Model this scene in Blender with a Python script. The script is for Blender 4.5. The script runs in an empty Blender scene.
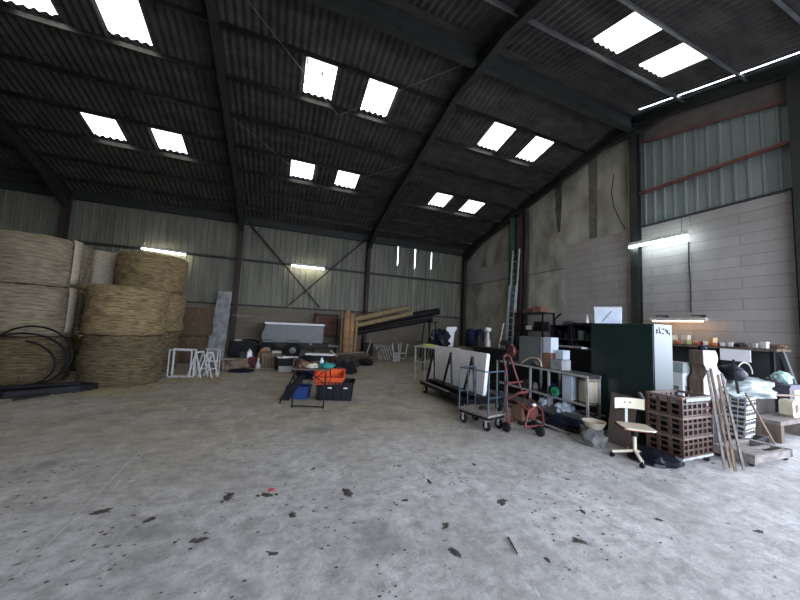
import bpy, bmesh, math, random
from mathutils import Vector, Matrix, noise
random.seed(7)
SC = bpy.context.scene
COL = SC.collection
PI = math.pi

# ------------------------------------------------------------------ materials
def _new(name):
    m = bpy.data.materials.new(name); m.use_nodes = True
    nt = m.node_tree; b = nt.nodes['Principled BSDF']
    return m, nt, b

def mat(name, c, rough=.7, metal=0., c2=None, scale=6., stretch=(1, 1, 1), bump=0., world=False, detail=6, lo=.35, hi=.65, bscale=None):
    m, nt, b = _new(name)
    b.inputs['Base Color'].default_value = (*c, 1)
    b.inputs['Roughness'].default_value = rough
    b.inputs['Metallic'].default_value = metal
    if c2 is None:
        c2 = tuple(x * .72 for x in c)
    if world:
        src = nt.nodes.new('ShaderNodeNewGeometry').outputs['Position']
    else:
        src = nt.nodes.new('ShaderNodeTexCoord').outputs['Object']
    mp = nt.nodes.new('ShaderNodeMapping'); mp.inputs['Scale'].default_value = stretch
    nt.links.new(src, mp.inputs['Vector'])
    n = nt.nodes.new('ShaderNodeTexNoise'); n.inputs['Scale'].default_value = scale; n.inputs['Detail'].default_value = detail
    nt.links.new(mp.outputs[0], n.inputs['Vector'])
    r = nt.nodes.new('ShaderNodeValToRGB')
    r.color_ramp.elements[0].position = lo; r.color_ramp.elements[0].color = (*c2, 1)
    r.color_ramp.elements[1].position = hi; r.color_ramp.elements[1].color = (*c, 1)
    nt.links.new(n.outputs['Fac'], r.inputs[0]); nt.links.new(r.outputs[0], b.inputs['Base Color'])
    if bump:
        bp = nt.nodes.new('ShaderNodeBump'); bp.inputs['Strength'].default_value = bump; bp.inputs['Distance'].default_value = .02
        if bscale:
            n = nt.nodes.new('ShaderNodeTexNoise'); n.inputs['Scale'].default_value = bscale; n.inputs['Detail'].default_value = 4
            nt.links.new(mp.outputs[0], n.inputs['Vector'])
        nt.links.new(n.outputs['Fac'], bp.inputs['Height']); nt.links.new(bp.outputs[0], b.inputs['Normal'])
    if rough >= .3 and max(c) < .03: b.inputs['Specular IOR Level'].default_value = .15
    return m

def emit(name, c, s):
    m, nt, b = _new(name)
    b.inputs['Base Color'].default_value = (.8, .8, .8, 1)
    b.inputs['Emission Color'].default_value = (*c, 1); b.inputs['Emission Strength'].default_value = s
    return m

def block_mat(name, axis, c1, c2, mortar, bw=.5, bh=.2, stainc=(.12, .11, .09)):
    m, nt, b = _new(name); b.inputs['Roughness'].default_value = .92
    N, L = nt.nodes.new, nt.links.new
    g = N('ShaderNodeNewGeometry'); s = N('ShaderNodeSeparateXYZ'); c = N('ShaderNodeCombineXYZ')
    L(g.outputs['Position'], s.inputs[0]); L(s.outputs[axis], c.inputs[0]); L(s.outputs[2], c.inputs[1])
    br = N('ShaderNodeTexBrick'); L(c.outputs[0], br.inputs['Vector'])
    br.inputs['Scale'].default_value = 1; br.inputs['Brick Width'].default_value = bw; br.inputs['Row Height'].default_value = bh
    br.inputs['Mortar Size'].default_value = .008; br.inputs['Mortar Smooth'].default_value = .5
    br.inputs['Color1'].default_value = (*c1, 1); br.inputs['Color2'].default_value = (*c2, 1); br.inputs['Mortar'].default_value = (*mortar, 1)
    n = N('ShaderNodeTexNoise'); n.inputs['Scale'].default_value = 1.1; n.inputs['Detail'].default_value = 8; n.inputs['Roughness'].default_value = .65
    mp = N('ShaderNodeMapping'); mp.inputs['Scale'].default_value = (1, 1, .5); L(g.outputs['Position'], mp.inputs[0]); L(mp.outputs[0], n.inputs['Vector'])
    r = N('ShaderNodeValToRGB'); r.color_ramp.elements[0].position = .3; r.color_ramp.elements[1].position = .62
    L(n.outputs['Fac'], r.inputs[0])
    mx = N('ShaderNodeMix'); mx.data_type = 'RGBA'; L(r.outputs[0], mx.inputs[0])
    mx.inputs[6].default_value = (*stainc, 1)
    L(br.outputs['Color'], mx.inputs[7]); 
    m2 = N('ShaderNodeMix'); m2.data_type = 'RGBA'; m2.inputs[0].default_value = .62
    L(mx.outputs[2], m2.inputs[6]); L(br.outputs['Color'], m2.inputs[7]); L(m2.outputs[2], b.inputs['Base Color'])
    bp = N('ShaderNodeBump'); bp.inputs['Strength'].default_value = .5; bp.inputs['Distance'].default_value = .012
    iv = N('ShaderNodeMath'); iv.operation = 'SUBTRACT'; iv.inputs[0].default_value = 1; L(br.outputs['Fac'], iv.inputs[1])
    n2 = N('ShaderNodeTexNoise'); n2.inputs['Scale'].default_value = 14; n2.inputs['Detail'].default_value = 6; L(g.outputs['Position'], n2.inputs['Vector'])
    ad = N('ShaderNodeMath'); ad.operation = 'ADD'; L(iv.outputs[0], ad.inputs[0]); L(n2.outputs['Fac'], ad.inputs[1])
    L(ad.outputs[0], bp.inputs['Height']); L(bp.outputs[0], b.inputs['Normal'])
    return m

def floor_mat():
    m, nt, b = _new('worn_concrete_floor')
    N, L = nt.nodes.new, nt.links.new
    g = N('ShaderNodeNewGeometry')
    def nz(scale, detail=6, rough=.6, stretch=(1, 1, 1), off=(0, 0, 0)):
        mp = N('ShaderNodeMapping'); mp.inputs['Scale'].default_value = stretch; mp.inputs['Location'].default_value = off
        L(g.outputs['Position'], mp.inputs[0])
        n = N('ShaderNodeTexNoise'); n.inputs['Scale'].default_value = scale; n.inputs['Detail'].default_value = detail; n.inputs['Roughness'].default_value = rough
        L(mp.outputs[0], n.inputs['Vector']); return n.outputs['Fac']
    def ramp(f, p0, p1, c0=(0, 0, 0), c1=(1, 1, 1)):
        r = N('ShaderNodeValToRGB'); r.color_ramp.elements[0].position = p0; r.color_ramp.elements[1].position = p1
        r.color_ramp.elements[0].color = (*c0, 1); r.color_ramp.elements[1].color = (*c1, 1); L(f, r.inputs[0]); return r.outputs[0]
    def mix(f, a, bb, blend='MIX'):
        x = N('ShaderNodeMix'); x.data_type = 'RGBA'; x.blend_type = blend
        for sk, v in ((0, f), (6, a), (7, bb)):
            if isinstance(v, (tuple, float, int)): x.inputs[sk].default_value = (*v, 1) if isinstance(v, tuple) else v
            else: L(v, x.inputs[sk])
        return x.outputs[2]
    base = mix(ramp(nz(.8, 7, .65), .32, .68), (.38, .365, .34), (.66, .645, .63))
    base = mix(ramp(nz(7, 8, .75), .38, .66), mix(.35, (.19, .185, .17), base), base)
    # dirt and straw dust towards the back, with its dimmer brown light painted in
    s = N('ShaderNodeSeparateXYZ'); L(g.outputs['Position'], s.inputs[0])
    ma = N('ShaderNodeMapRange'); ma.inputs[1].default_value = 2.9; ma.inputs[2].default_value = 5.2; L(s.outputs[1], ma.inputs[0])
    ad = N('ShaderNodeMath'); ad.operation = 'MULTIPLY'; L(ma.outputs[0], ad.inputs[0]); L(ramp(nz(.7, 5, .6, off=(3, 1, 0)), .2, .6), ad.inputs[1])
    base = mix(ad.outputs[0], base, mix(ramp(nz(2.2, 7, .7), .35, .65), (.26, .225, .165), (.44, .395, .305)))
    base = mix(ramp(nz(3.2, 8, .8, (1, 2.2, 1), (2, 4, 0)), .52, .68), base, mix(.62, base, (.15, .145, .135)))
    base = mix(ramp(nz(2.6, 8, .8, (2.0, .9, 1), (8, 4, 0)), .56, .70), base, mix(.6, base, (.74, .73, .71)))
    # damp patches, spots and fine litter
    base = mix(ramp(nz(1.5, 5, .6, off=(7, 2, 0)), .57, .68), base, mix(.55, base, (.17, .165, .16)))
    base = mix(ramp(nz(7.5, 3, .5, (1, 1.5, 1), (1.3, 0, 0)), .70, .74), base, (.10, .093, .085))
    base = mix(ramp(nz(26, 2, .5, off=(5, 5, 0)), .72, .77), base, (.08, .072, .065))
    base = mix(ramp(nz(9, 5, .7, (2.5, .6, 1), (9, 0, 0)), .68, .73), base, (.55, .545, .53))
    L(base, b.inputs['Base Color'])
    L(ramp(nz(1.6), .3, .7, (.62,) * 3, (.9,) * 3), b.inputs['Roughness'])
    bp = N('ShaderNodeBump'); bp.inputs['Strength'].default_value = .55; bp.inputs['Distance'].default_value = .02
    L(nz(12, 9, .75), bp.inputs['Height']); L(bp.outputs[0], b.inputs['Normal'])
    return m

def skylight_mat():
    m, nt, b = _new('translucent_roof_sheet')
    N, L = nt.nodes.new, nt.links.new
    g = N('ShaderNodeNewGeometry'); mp = N('ShaderNodeMapping'); mp.inputs['Scale'].default_value = (9, 1.6, 1.6)
    L(g.outputs['Position'], mp.inputs[0])
    n = N('ShaderNodeTexNoise'); n.inputs['Scale'].default_value = 1.5; n.inputs['Detail'].default_value = 2; L(mp.outputs[0], n.inputs['Vector'])
    r = N('ShaderNodeValToRGB'); r.color_ramp.elements[0].position = .31; r.color_ramp.elements[0].color = (.03, .03, .03, 1)
    r.color_ramp.elements[1].position = .37; r.color_ramp.elements[1].color = (1, .965, .89, 1)
    L(n.outputs['Fac'], r.inputs[0]); L(r.outputs[0], b.inputs['Emission Color'])
    b.inputs['Emission Strength'].default_value = 3.2
    b.inputs['Base Color'].default_value = (.6, .6, .57, 1)
    return m

M = {}
M['floor'] = floor_mat()
M['block_r'] = block_mat('grey_blockwork', 1, (.40, .375, .355), (.345, .32, .30), (.22, .20, .185), bw=1.9, bh=.26, stainc=(.17, .155, .135))
M['block_b'] = block_mat('dusty_blockwork', 0, (.22, .19, .14), (.175, .155, .115), (.14, .125, .10))
M['render'] = mat('stained_concrete_panel', (.43, .41, .35), .95, c2=(.20, .19, .155), scale=1.3, stretch=(1, 1, .6), bump=.35, world=True, bscale=9)
M['streak'] = mat('dark_wall_streak', (.10, .095, .075), 1, c2=(.05, .048, .04), scale=5, world=True, bump=.4)
M['clad'] = mat('grey_green_cladding', (.22, .215, .165), .6, .0, c2=(.14, .14, .105), scale=1.4, stretch=(3, 3, .35), world=True, bump=.1)
M['clad_r'] = mat('blue_grey_cladding', (.24, .28, .27), .55, .05, c2=(.18, .215, .21), scale=1.2, stretch=(3, 3, .35), world=True, bump=.1)
M['clad_dim'] = mat('dim_cladding_strip', (.15, .125, .115), .8, c2=(.10, .085, .08), scale=3, world=True)
M['roof'] = mat('fibre_cement_roof', (.074, .066, .059), .95, c2=(.036, .033, .031), scale=1.5, stretch=(1, 2.5, 1), world=True)
M['steel'] = mat('dark_green_black_steel', (.030, .034, .031), .6, .0, c2=(.018, .019, .017), scale=4, world=True)
M['redsteel'] = mat('red_oxide_steel', (.045, .024, .021), .7, .1, c2=(.045, .032, .030), scale=3, world=True)
M['redrail'] = mat('red_oxide_rail', (.23, .075, .06), .7, .1, c2=(.11, .05, .045), scale=3, world=True)
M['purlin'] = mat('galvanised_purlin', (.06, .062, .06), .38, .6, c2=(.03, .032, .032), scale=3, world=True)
M['sky'] = skylight_mat()
M['tube'] = emit('lit_tube', (.78, .96, 1), 34)
M['tube_w'] = emit('lit_warm_tube', (1, .96, .78), 30)
M['amber'] = emit('amber_tube', (1, .55, .22), 22)
M['fixture'] = mat('white_fixture', (.6, .6, .57), .5)
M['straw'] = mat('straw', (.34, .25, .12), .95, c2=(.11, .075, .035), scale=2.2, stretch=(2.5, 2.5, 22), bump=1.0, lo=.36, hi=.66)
M['straw_d'] = mat('shaded_straw', (.20, .15, .075), .95, c2=(.06, .045, .022), scale=2.2, stretch=(2.5, 2.5, 20), bump=1.0, lo=.4, hi=.72)  # darker copy of the straw, shade low in the stacks put into the colour
M['straw_n'] = mat('net_wrapped_straw', (.29, .245, .16), .85, c2=(.13, .105, .065), scale=2.0, stretch=(2.5, 2.5, 16), bump=.8, lo=.32, hi=.66)
M['net'] = mat('pale_net_wrap', (.44, .39, .29), .6, c2=(.30, .25, .17), scale=4, stretch=(3, 3, 12), bump=.5)
M['strand'] = mat('straw_strands', (.36, .27, .13), .9)
M['brownbale'] = mat('dark_brown_bale', (.115, .075, .042), .95, c2=(.07, .05, .03), scale=3, stretch=(6, 6, 1.5), bump=.9)
M['black'] = mat('black_plastic', (.016, .016, .018), .5, bump=.1)
M['blackm'] = mat('black_painted_steel', (.02, .021, .023), .4, .3)
M['rubber'] = mat('rubber', (.02, .02, .02), .85)
M['cab'] = mat('dark_green_lacquer', (.003, .022, .020), .30, c2=(.0026, .019, .017), scale=2)
M['cab'].node_tree.nodes['Principled BSDF'].inputs['Specular IOR Level'].default_value = .8
M['white'] = mat('white_paint', (.66, .67, .67), .5, c2=(.56, .56, .55), scale=3)
M['board'] = mat('pale_grey_board', (.90, .89, .91), .55, c2=(.82, .81, .83), scale=4)
M['paleblue'] = mat('pale_blue_white_card', (.62, .70, .78), .7, c2=(.5, .58, .66), scale=5)
M['grey'] = mat('mid_grey_metal', (.17, .18, .18), .5, .1, c2=(.14, .15, .15))
M['dgrey'] = mat('dark_grey', (.04, .04, .041), .8)
M['lgrey'] = mat('light_grey_metal', (.50, .50, .48), .5, .2)
M['galv'] = mat('galvanised_sheet', (.48, .50, .50), .5, .1, c2=(.24, .25, .26), scale=5, stretch=(1, 1, .6))
M['alu'] = mat('aluminium', (.55, .57, .57), .45, .3)
M['wood'] = mat('raw_wood', (.24, .175, .12), .8, c2=(.13, .09, .06), scale=3, stretch=(8, 8, 1.2), bump=.3)
M['wood_d'] = mat('old_dark_wood', (.14, .10, .07), .85, c2=(.07, .05, .036), scale=3, stretch=(5, 5, 1), bump=.4)
M['wood_g'] = mat('weathered_grey_wood', (.24, .215, .195), .85, c2=(.14, .12, .105), scale=4, stretch=(2, 6, 6), bump=.3)
M['pole'] = mat('yellowed_pole_wood', (.34, .25, .12), .8, c2=(.17, .12, .06), scale=5, stretch=(1, 1, 5), bump=.3)
M['orangewood'] = mat('orange_brown_log', (.40, .22, .10), .8, c2=(.22, .12, .06), scale=5, bump=.4)
M['ply'] = mat('cream_plywood', (.66, .60, .46), .45, c2=(.58, .52, .39), scale=3)
M['rust'] = mat('rusty_brown', (.17, .085, .05), .85, c2=(.08, .045, .032), scale=6, bump=.3)
M['redpaint'] = mat('worn_red_paint', (.15, .022, .02), .55, .0, c2=(.06, .02, .018), scale=9)
M['orange'] = mat('orange_plastic', (.70, .11, .03), .45, c2=(.6, .08, .02), scale=4)
M['blue'] = mat('blue_plastic', (.015, .05, .2), .6)
M['navy'] = mat('navy_plastic', (.008, .010, .028), .6)
M['teal'] = mat('teal_cloth', (.02, .22, .2), .8, bump=.5)
M['green'] = mat('green_plastic', (.03, .42, .24), .5)
M['dgreen'] = mat('green_pipe_paint', (.008, .045, .025), .5)
M['brownp'] = mat('brown_plastic', (.085, .05, .038), .35, c2=(.06, .036, .028), scale=4)
M['brownp2'] = mat('lit_plastic_rim', (.16, .11, .09), .4)  # lighter brown for crate rims, their bright lit edges put into the colour
M['cream'] = mat('cream_enamel', (.55, .50, .38), .45, c2=(.42, .36, .26), scale=3, stretch=(3, 3, 1))
M['sack'] = mat('grey_sack', (.20, .20, .185), .9, c2=(.10, .10, .095), scale=6, bump=.6)
M['film'] = mat('pale_plastic_film', (.36, .40, .385), .4, c2=(.17, .21, .21), scale=4, bump=.7)
M['blackbag'] = mat('black_bin_bag', (.012, .013, .02), .3, bump=.6)
M['bluegrey'] = mat('blue_grey_cloth', (.15, .19, .26), .8, bump=.5)
M['maroon'] = mat('maroon_cloth', (.11, .018, .03), .85, bump=.5)
M['redcloth'] = mat('red_cloth', (.5, .05, .06), .8, bump=.5)
M['mint'] = mat('mint_plastic', (.45, .72, .66), .5)
M['purple'] = mat('dark_plum_paint', (.05, .04, .065), .5)
M['yellow'] = mat('yellow_green_plastic', (.55, .56, .16), .6)
M['bluesteel'] = mat('blue_grey_tube_paint', (.06, .10, .13), .45, .3)
M['beige'] = mat('beige_fabric', (.19, .16, .135), .9, c2=(.12, .10, .08), scale=8, bump=.3)
M['mud'] = mat('dried_mud', (.085, .075, .065), 1, c2=(.045, .04, .035), scale=12, bump=.8)
M['brownc'] = mat('brown_cardboard', (.27, .13, .09), .85)
M['ground'] = mat('yard_gravel', (.42, .41, .40), .95, world=True, scale=3)
M['amberthing'] = mat('honey_coloured_card', (.75, .48, .24), .7)
M['creamthing'] = mat('cream_card', (.8, .68, .5), .7)

# ------------------------------------------------------------------ mesh helpers
class MB:
    def __init__(s): s.b = bmesh.new()
    def box(s, c, d, rz=0, mtx=None, taper=1.):
        r = bmesh.ops.create_cube(s.b, size=1)
        T = Matrix.Translation(c) @ Matrix.Rotation(rz, 4, 'Z')
        if mtx is not None: T = Matrix.Translation(c) @ mtx
        for v in r['verts']:
            k = taper if v.co.z > 0 else 1.
            v.co = T @ Vector((v.co.x * d[0] * k, v.co.y * d[1] * k, v.co.z * d[2]))
        return s
    def bb(s, x0, x1, y0, y1, z0, z1):
        return s.box(((x0 + x1) / 2, (y0 + y1) / 2, (z0 + z1) / 2), (x1 - x0, y1 - y0, z1 - z0))
    def bar(s, p0, p1, w, h=None, roll=0):
        h = h or w; p0, p1 = Vector(p0), Vector(p1); d = p1 - p0
        q = d.to_track_quat('Z', 'Y').to_matrix().to_4x4() @ Matrix.Rotation(roll, 4, 'Z')
        r = bmesh.ops.create_cube(s.b, size=1); T = Matrix.Translation((p0 + p1) / 2) @ q
        for v in r['verts']: v.co = T @ Vector((v.co.x * w, v.co.y * h, v.co.z * d.length))
        return s
    def cyl(s, p0, p1, r0, r1=None, n=14, caps=True):
        r1 = r0 if r1 is None else r1; p0, p1 = Vector(p0), Vector(p1); d = p1 - p0
        T = Matrix.Translation((p0 + p1) / 2) @ d.to_track_quat('Z', 'Y').to_matrix().to_4x4()
        r = bmesh.ops.create_cone(s.b, cap_ends=caps, segments=n, radius1=r0, radius2=r1, depth=d.length)
        for v in r['verts']: v.co = T @ v.co
        return s
    def tube(s, pts, r, n=8, closed=False):
        pts = [Vector(p) for p in pts]; rings = []
        N = len(pts); ref = Vector((0, 0, 1))
        for i, p in enumerate(pts):
            a = pts[i - 1] if (i or closed) else p; b = pts[(i + 1) % N] if (i < N - 1 or closed) else p
            t = (b - a).normalized()
            if abs(t.dot(ref)) > .98: ref = Vector((1, 0, 0)) if abs(t.x) < .9 else Vector((0, 1, 0))
            u = t.cross(ref).normalized(); w = t.cross(u).normalized(); ref = -w if ref.dot(w) < 0 else w
            u = t.cross(ref).normalized()
            rings.append([s.b.verts.new(p + r * (math.cos(2 * PI * k / n) * u + math.sin(2 * PI * k / n) * ref)) for k in range(n)])
        for i in range(N if closed else N - 1):
            A, B = rings[i], rings[(i + 1) % N]
            for k in range(n):
                s.b.faces.new((A[k], A[(k + 1) % n], B[(k + 1) % n], B[k]))
        if not closed:
            s.b.faces.new(rings[0][::-1]); s.b.faces.new(rings[-1])
        return s
    def lathe(s, prof, c=(0, 0, 0), n=24, ax='Z'):
        rings = []
        for r, z in prof:
            ring = []
            for k in range(n):
                a = 2 * PI * k / n
                p = Vector((r * math.cos(a), r * math.sin(a), z))
                if ax == 'X': p = Vector((p.z, p.x, p.y))
                if ax == 'Y': p = Vector((p.x, p.z, p.y))
                ring.append(s.b.verts.new(p + Vector(c)))
            rings.append(ring)
        for A, B in zip(rings, rings[1:]):
            for k in range(n): s.b.faces.new((A[k], A[(k + 1) % n], B[(k + 1) % n], B[k]))
        if prof[0][0] > 1e-4: s.b.faces.new(rings[0][::-1])
        if prof[-1][0] > 1e-4: s.b.faces.new(rings[-1])
        return s
    def prism(s, pts, vec):
        a = [s.b.verts.new(Vector(p)) for p in pts]; b_ = [s.b.verts.new(Vector(p) + Vector(vec)) for p in pts]
        s.b.faces.new(a[::-1]); s.b.faces.new(b_)
        n = len(pts)
        for k in range(n): s.b.faces.new((a[k], a[(k + 1) % n], b_[(k + 1) % n], b_[k]))
        return s
    def blob(s, c, d, amp=.15, f=2.5, seed=0, sub=3, flat=True):
        r = bmesh.ops.create_icosphere(s.b, subdivisions=sub, radius=1)
        for v in r['verts']:
            n = noise.noise(v.co * f + Vector((seed * 7.3, seed, 0))); n2 = noise.noise(v.co * f * 2.7 + Vector((seed, 3, 9)))
            q = v.co * (1 + amp * n * 1.6 + amp * .6 * n2)
            if flat and q.z < -.55: q.z = -.55
            v.co = Vector((q.x * d[0], q.y * d[1], (q.z + (.55 if flat else 0)) * d[2] / (1.55 if flat else 1))) + Vector(c)
        return s
    def xf(s, m):
        for v in s.b.verts: v.co = m @ v.co
        return s
    def build(s, name, m, parent=None, smooth=False, bevel=0, loc=None):
        bmesh.ops.recalc_face_normals(s.b, faces=s.b.faces)
        me = bpy.data.meshes.new(name); s.b.to_mesh(me); s.b.free()
        if isinstance(m, str): m = M[m]
        me.materials.append(m)
        if smooth:
            for p in me.polygons: p.use_smooth = True
        o = bpy.data.objects.new(name, me); COL.objects.link(o)
        if parent is not None: o.parent = parent
        if loc: o.location = loc
        if smooth:
            try:
                me.set_sharp_from_angle(angle=math.radians(42))
            except Exception: pass
        if bevel:
            b = o.modifiers.new('bevel', 'BEVEL'); b.width = bevel; b.segments = 2; b.limit_method = 'ANGLE'
        return o

def hub(w_, c, r, ax='X', half=.034):
    d = Vector((half, 0, 0)) if ax == 'X' else Vector((0, half, 0)); c = Vector(c)
    return MB().cyl(c - d, c + d, r, n=12).build('hub', 'lgrey', w_)
def thing(name, label, cat, loc=(0, 0, 0), rz=0, group=None):
    o = bpy.data.objects.new(name, None); COL.objects.link(o); o.empty_display_size = .1
    o.location = loc; o.rotation_euler = (0, 0, rz); o['label'] = label; o['category'] = cat
    if group: o['group'] = group
    return o
def tag(o, label, cat, group=None, kind=None):
    o['label'] = label; o['category'] = cat
    if group: o['group'] = group
    if kind: o['kind'] = kind
    return o
def struct(o, label=None):
    o['kind'] = 'structure'
    if label: o['label'] = label
    return o
def solo(name, mb, m, label, cat, loc=(0, 0, 0), rz=0, group=None, smooth=False, bevel=0):
    o = mb.build(name, m, None, smooth, bevel); o.location = loc; o.rotation_euler = (0, 0, rz)
    return tag(o, label, cat, group)
def dup(root, loc, rz, label, group=None):
    r = root.copy(); COL.objects.link(r); r.location = loc; r.rotation_euler = (0, 0, rz); r['label'] = label
    if group: r['group'] = group
    for ch in list(root.children):
        c = ch.copy(); COL.objects.link(c); c.parent = r
        for g_ in ch.children:
            d = g_.copy(); COL.objects.link(d); d.parent = c
    return r

# ------------------------------------------------------------------ the shed
XR, XL = 10.24, -13.75          # gable walls
YB, YN = 15.7, -3.6             # eaves walls
RY, RZ, EZ = 6.05, 8.6, 6.15    # ridge, eaves
SL = (RZ - EZ) / (YB - RY)
def roofz(y): return RZ - SL * abs(y - RY)

fl = MB(); fl.bb(XL - .2, XR + .2, YN - .2, YB + .2, -.2, 0)
struct(fl.build('floor', 'floor'), 'worn grey concrete floor strewn with dirt and straw dust')
yd = MB(); yd.bb(-25, 40, -30, YN - .2, -.22, -.02); yd.bb(XR + .2, 40, YN - .2, 18, -.22, -.02)
struct(yd.build('ground', 'ground'))

# back wall: blockwork below, profiled sheet above
struct(MB().bb(XL, XR + .2, YB, YB + .2, 0, 2.2).build('wall_back', 'block_b'))
def sheet(u0, u1, z0, ztop, place, slits=()):
    """profiled steel sheet; place(u, off, z) -> point"""
    mb = MB(); prev = None; u = u0; P = .25
    prof = [(0, 0), (.165, 0), (.185, .03), (.225, .03), (.245, 0)]
    us = []
    k = 0
    while u0 + k * P < u1:
        for a, o_ in prof:
            if u0 + k * P + a <= u1: us.append((u0 + k * P + a, o_))
        k += 1
    us.append((u1, 0))
    for u, o_ in us:
        cur = (mb.b.verts.new(place(u, o_, z0)), mb.b.verts.new(place(u, o_, ztop(u))))
        if prev: mb.b.faces.new((prev[0], cur[0], cur[1], prev[1]))
        prev = cur
    return mb
# three narrow gaps between sheets in the last bay let daylight through
gaps = [(5.96, 4.95, 5.95), (7.0, 4.9, 5.92), (8.02, 4.93, 5.85)]
edges = [XL] + [g for g, _, _ in gaps] + [XR]
for i, (a, b_) in enumerate(zip(edges, edges[1:])):
    a2 = a + (.022 if i else 0); b2 = b_ - (.022 if i < 3 else 0)
    o = sheet(a2, b2, 2.15, lambda u: EZ + .02, lambda u, o_, z: (u, YB - .01 - o_, z)).build('wall_back_cladding', 'clad')
    struct(o, 'grey green profiled cladding of the back wall')
for g_, z0, z1 in gaps:         # the rest of each joint is closed
    mb = MB(); mb.prism([(g_ - .03, YB, 2.15), (g_ + .03, YB, 2.15), (g_ + .03, YB, z0 + .1), (g_, YB, z0 - .12), (g_ - .03, YB, z0 + .1)], (0, .01, 0))
    mb.bb(g_ - .03, g_ + .03, YB, YB + .01, z1, EZ)
    struct(mb.build('wall_back_joint', 'clad'))
struct(MB().bb(XL, XR, YB - .06, YB - .01, 2.17, 2.24).build('trim_1', 'dgrey'), 'flashing along the foot of the back cladding')

# right gable wall
W = .22
struct(MB().bb(XR, XR + W, 2.45, YB + .2, 0, 4.96).bb(XR, XR + W, YN, -3.0, 0, 4.96).bb(XR, XR + W, -3.0, 2.45, 4.3, 4.96).build('wall_right', 'block_r'))
mb = MB(); mb.prism([(XR + .02, RY, 4.96), (XR + .02, YB, 4.96), (XR + .02, YB, EZ), (XR + .02, RY, RZ)], (W - .02, 0, 0))
struct(mb.build('wall_right_panel', 'render'), 'stained concrete panels of the upper gable wall')
mb = MB(); mb.bb(XR - .012, XR + .0, 11.3, YB, 0, 4.1); struct(mb.build('wall_right_render', 'render'))
mb = MB(); mb.bb(XR - .012, XR + .02, 8.72, 11.3, 2.3, 5.6); struct(mb.build('wall_right_render', 'render'))
o = sheet(YN, RY + .06, 4.94, lambda u: roofz(u) - .07, lambda u, o_, z: (XR + .04 - o_, u, z)).build('wall_right_cladding', 'clad_r')
struct(o, 'blue grey profiled cladding of the gable')
struct(MB().bb(XR - .03, XR + .03, YN, RY, 4.93, 4.985).build('trim_2', 'dgrey'), 'flashing on top of the blockwork')
# dark streaks running down the panels
mb = MB(); mb.prism([(XR + .005, 9.16, 7.75), (XR + .005, 8.84, 7.83), (XR + .005, 8.86, 6.6), (XR + .005, 8.95, 5.2), (XR + .005, 9.0, 5.2), (XR + .005, 9.14, 6.6)], (.016, 0, 0))
struct(mb.build('wall_right_streak', 'streak'))
mb = MB(); mb.prism([(XR + .009, 7.72, 8.15), (XR + .009, 7.36, 8.22), (XR + .009, 7.40, 5.0), (XR + .009, 7.68, 5.0)], (.012, 0, 0))
struct(mb.build('wall_right_streak', mat('faded_wall_streak', (.17, .16, .125), 1, c2=(.11, .105, .08), scale=4, world=True)))
struct(MB().bb(XR - .014, XR, 8.72, YB, 4.08, 4.11).build('trim_3', 'dgrey'), 'dark joint line along the gable wall')
# rail, and a brown strip painting in the dimness of the upper cladding
struct(MB().bb(XR - .12, XR - .0, YN, RY - .1, 5.97, 6.03).build('trim_4', 'redrail'), 'red oxide sheeting rail on the gable')
mb = MB(); y0, y1 = YN, RY - .2
mb.prism([(XR - .03, y0, roofz(y0) - .65), (XR - .03, y1, roofz(y1) - .92), (XR - .03, y1, roofz(y1) - .16), (XR - .03, y0, roofz(y0) - .16)], (.03, 0, 0))
struct(mb.build('trim_5', 'clad_dim'), 'brown strip standing in for dim cladding under the verge')
struct(MB().bar((XR - .06, y0, roofz(y0) - .67), (XR - .06, y1, roofz(y1) - .94), .05, .05).build('trim_7', 'redrail'), 'thin red oxide rail under the brown strip')
# left gable wall and the eaves wall behind the camera, with the open doorway
struct(MB().bb(XL - W, XL, YN, YB + .2, 0, 2.2).build('wall_left', 'block_b'))
struct(sheet(YN, YB, 2.15, lambda u: roofz(u) + .02, lambda u, o_, z: (XL + o_, u, z)).build('wall_left_cladding', 'clad'))
DX0, DX1, DZ = .0, 9.9, 4.6
GY0, GY1, GZ = -3.0, 2.45, 4.3
struct(MB().bb(XL, DX0, YN - .2, YN, 0, 2.2).bb(DX1, XR, YN - .2, YN, 0, 2.2).build('wall_near', 'block_b'))
struct(sheet(XL, DX0, 2.15, lambda u: EZ + .05, lambda u, o_, z: (u, YN + o_, z)).build('wall_near_cladding', 'clad'))
struct(sheet(DX1, XR, 2.15, lambda u: EZ + .05, lambda u, o_, z: (u, YN + o_, z)).build('wall_near_cladding', 'clad'))
struct(sheet(DX0, DX1, DZ, lambda u: EZ + .05, lambda u, o_, z: (u, YN + o_, z)).build('wall_near_cladding', 'clad'))

# corrugated roof in sheet rows, translucent sheets let in
SKY_F = [(-5.76, -4.9), (-4.03, -3.2), (.24, 1.01), (1.88, 2.7), (6.07, 6.87), (7.74, 8.58), (-11.76, -10.9), (-10.03, -9.2)]
SKY_B = [(-5.66, -4.86), (-4.0, -3.2), (.1, .91), (1.78, 2.58), (5.95, 6.76), (7.55, 8.42), (-11.66, -10.86), (-10.0, -9.2)]
SKY_N = [(6.2, 7.05), (7.86, 8.76), (.2, 1.05), (1.86, 2.76), (-5.8, -4.95), (-4.14, -3.24)]
rows_f = [6.05, 7.62, 8.66, 9.9, 11.2, 12.15, 13.44, 14.6, 15.95]
rows_n = [6.05, 4.56, 3.6, 2.3, 1.1, -.1, -1.3, -2.5, -3.9]
AMP, PITCH = .028, .177
def corr(x, y, off=0): return roofz(y) + .05 + AMP * math.sin(2 * PI * x / PITCH) + off
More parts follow.
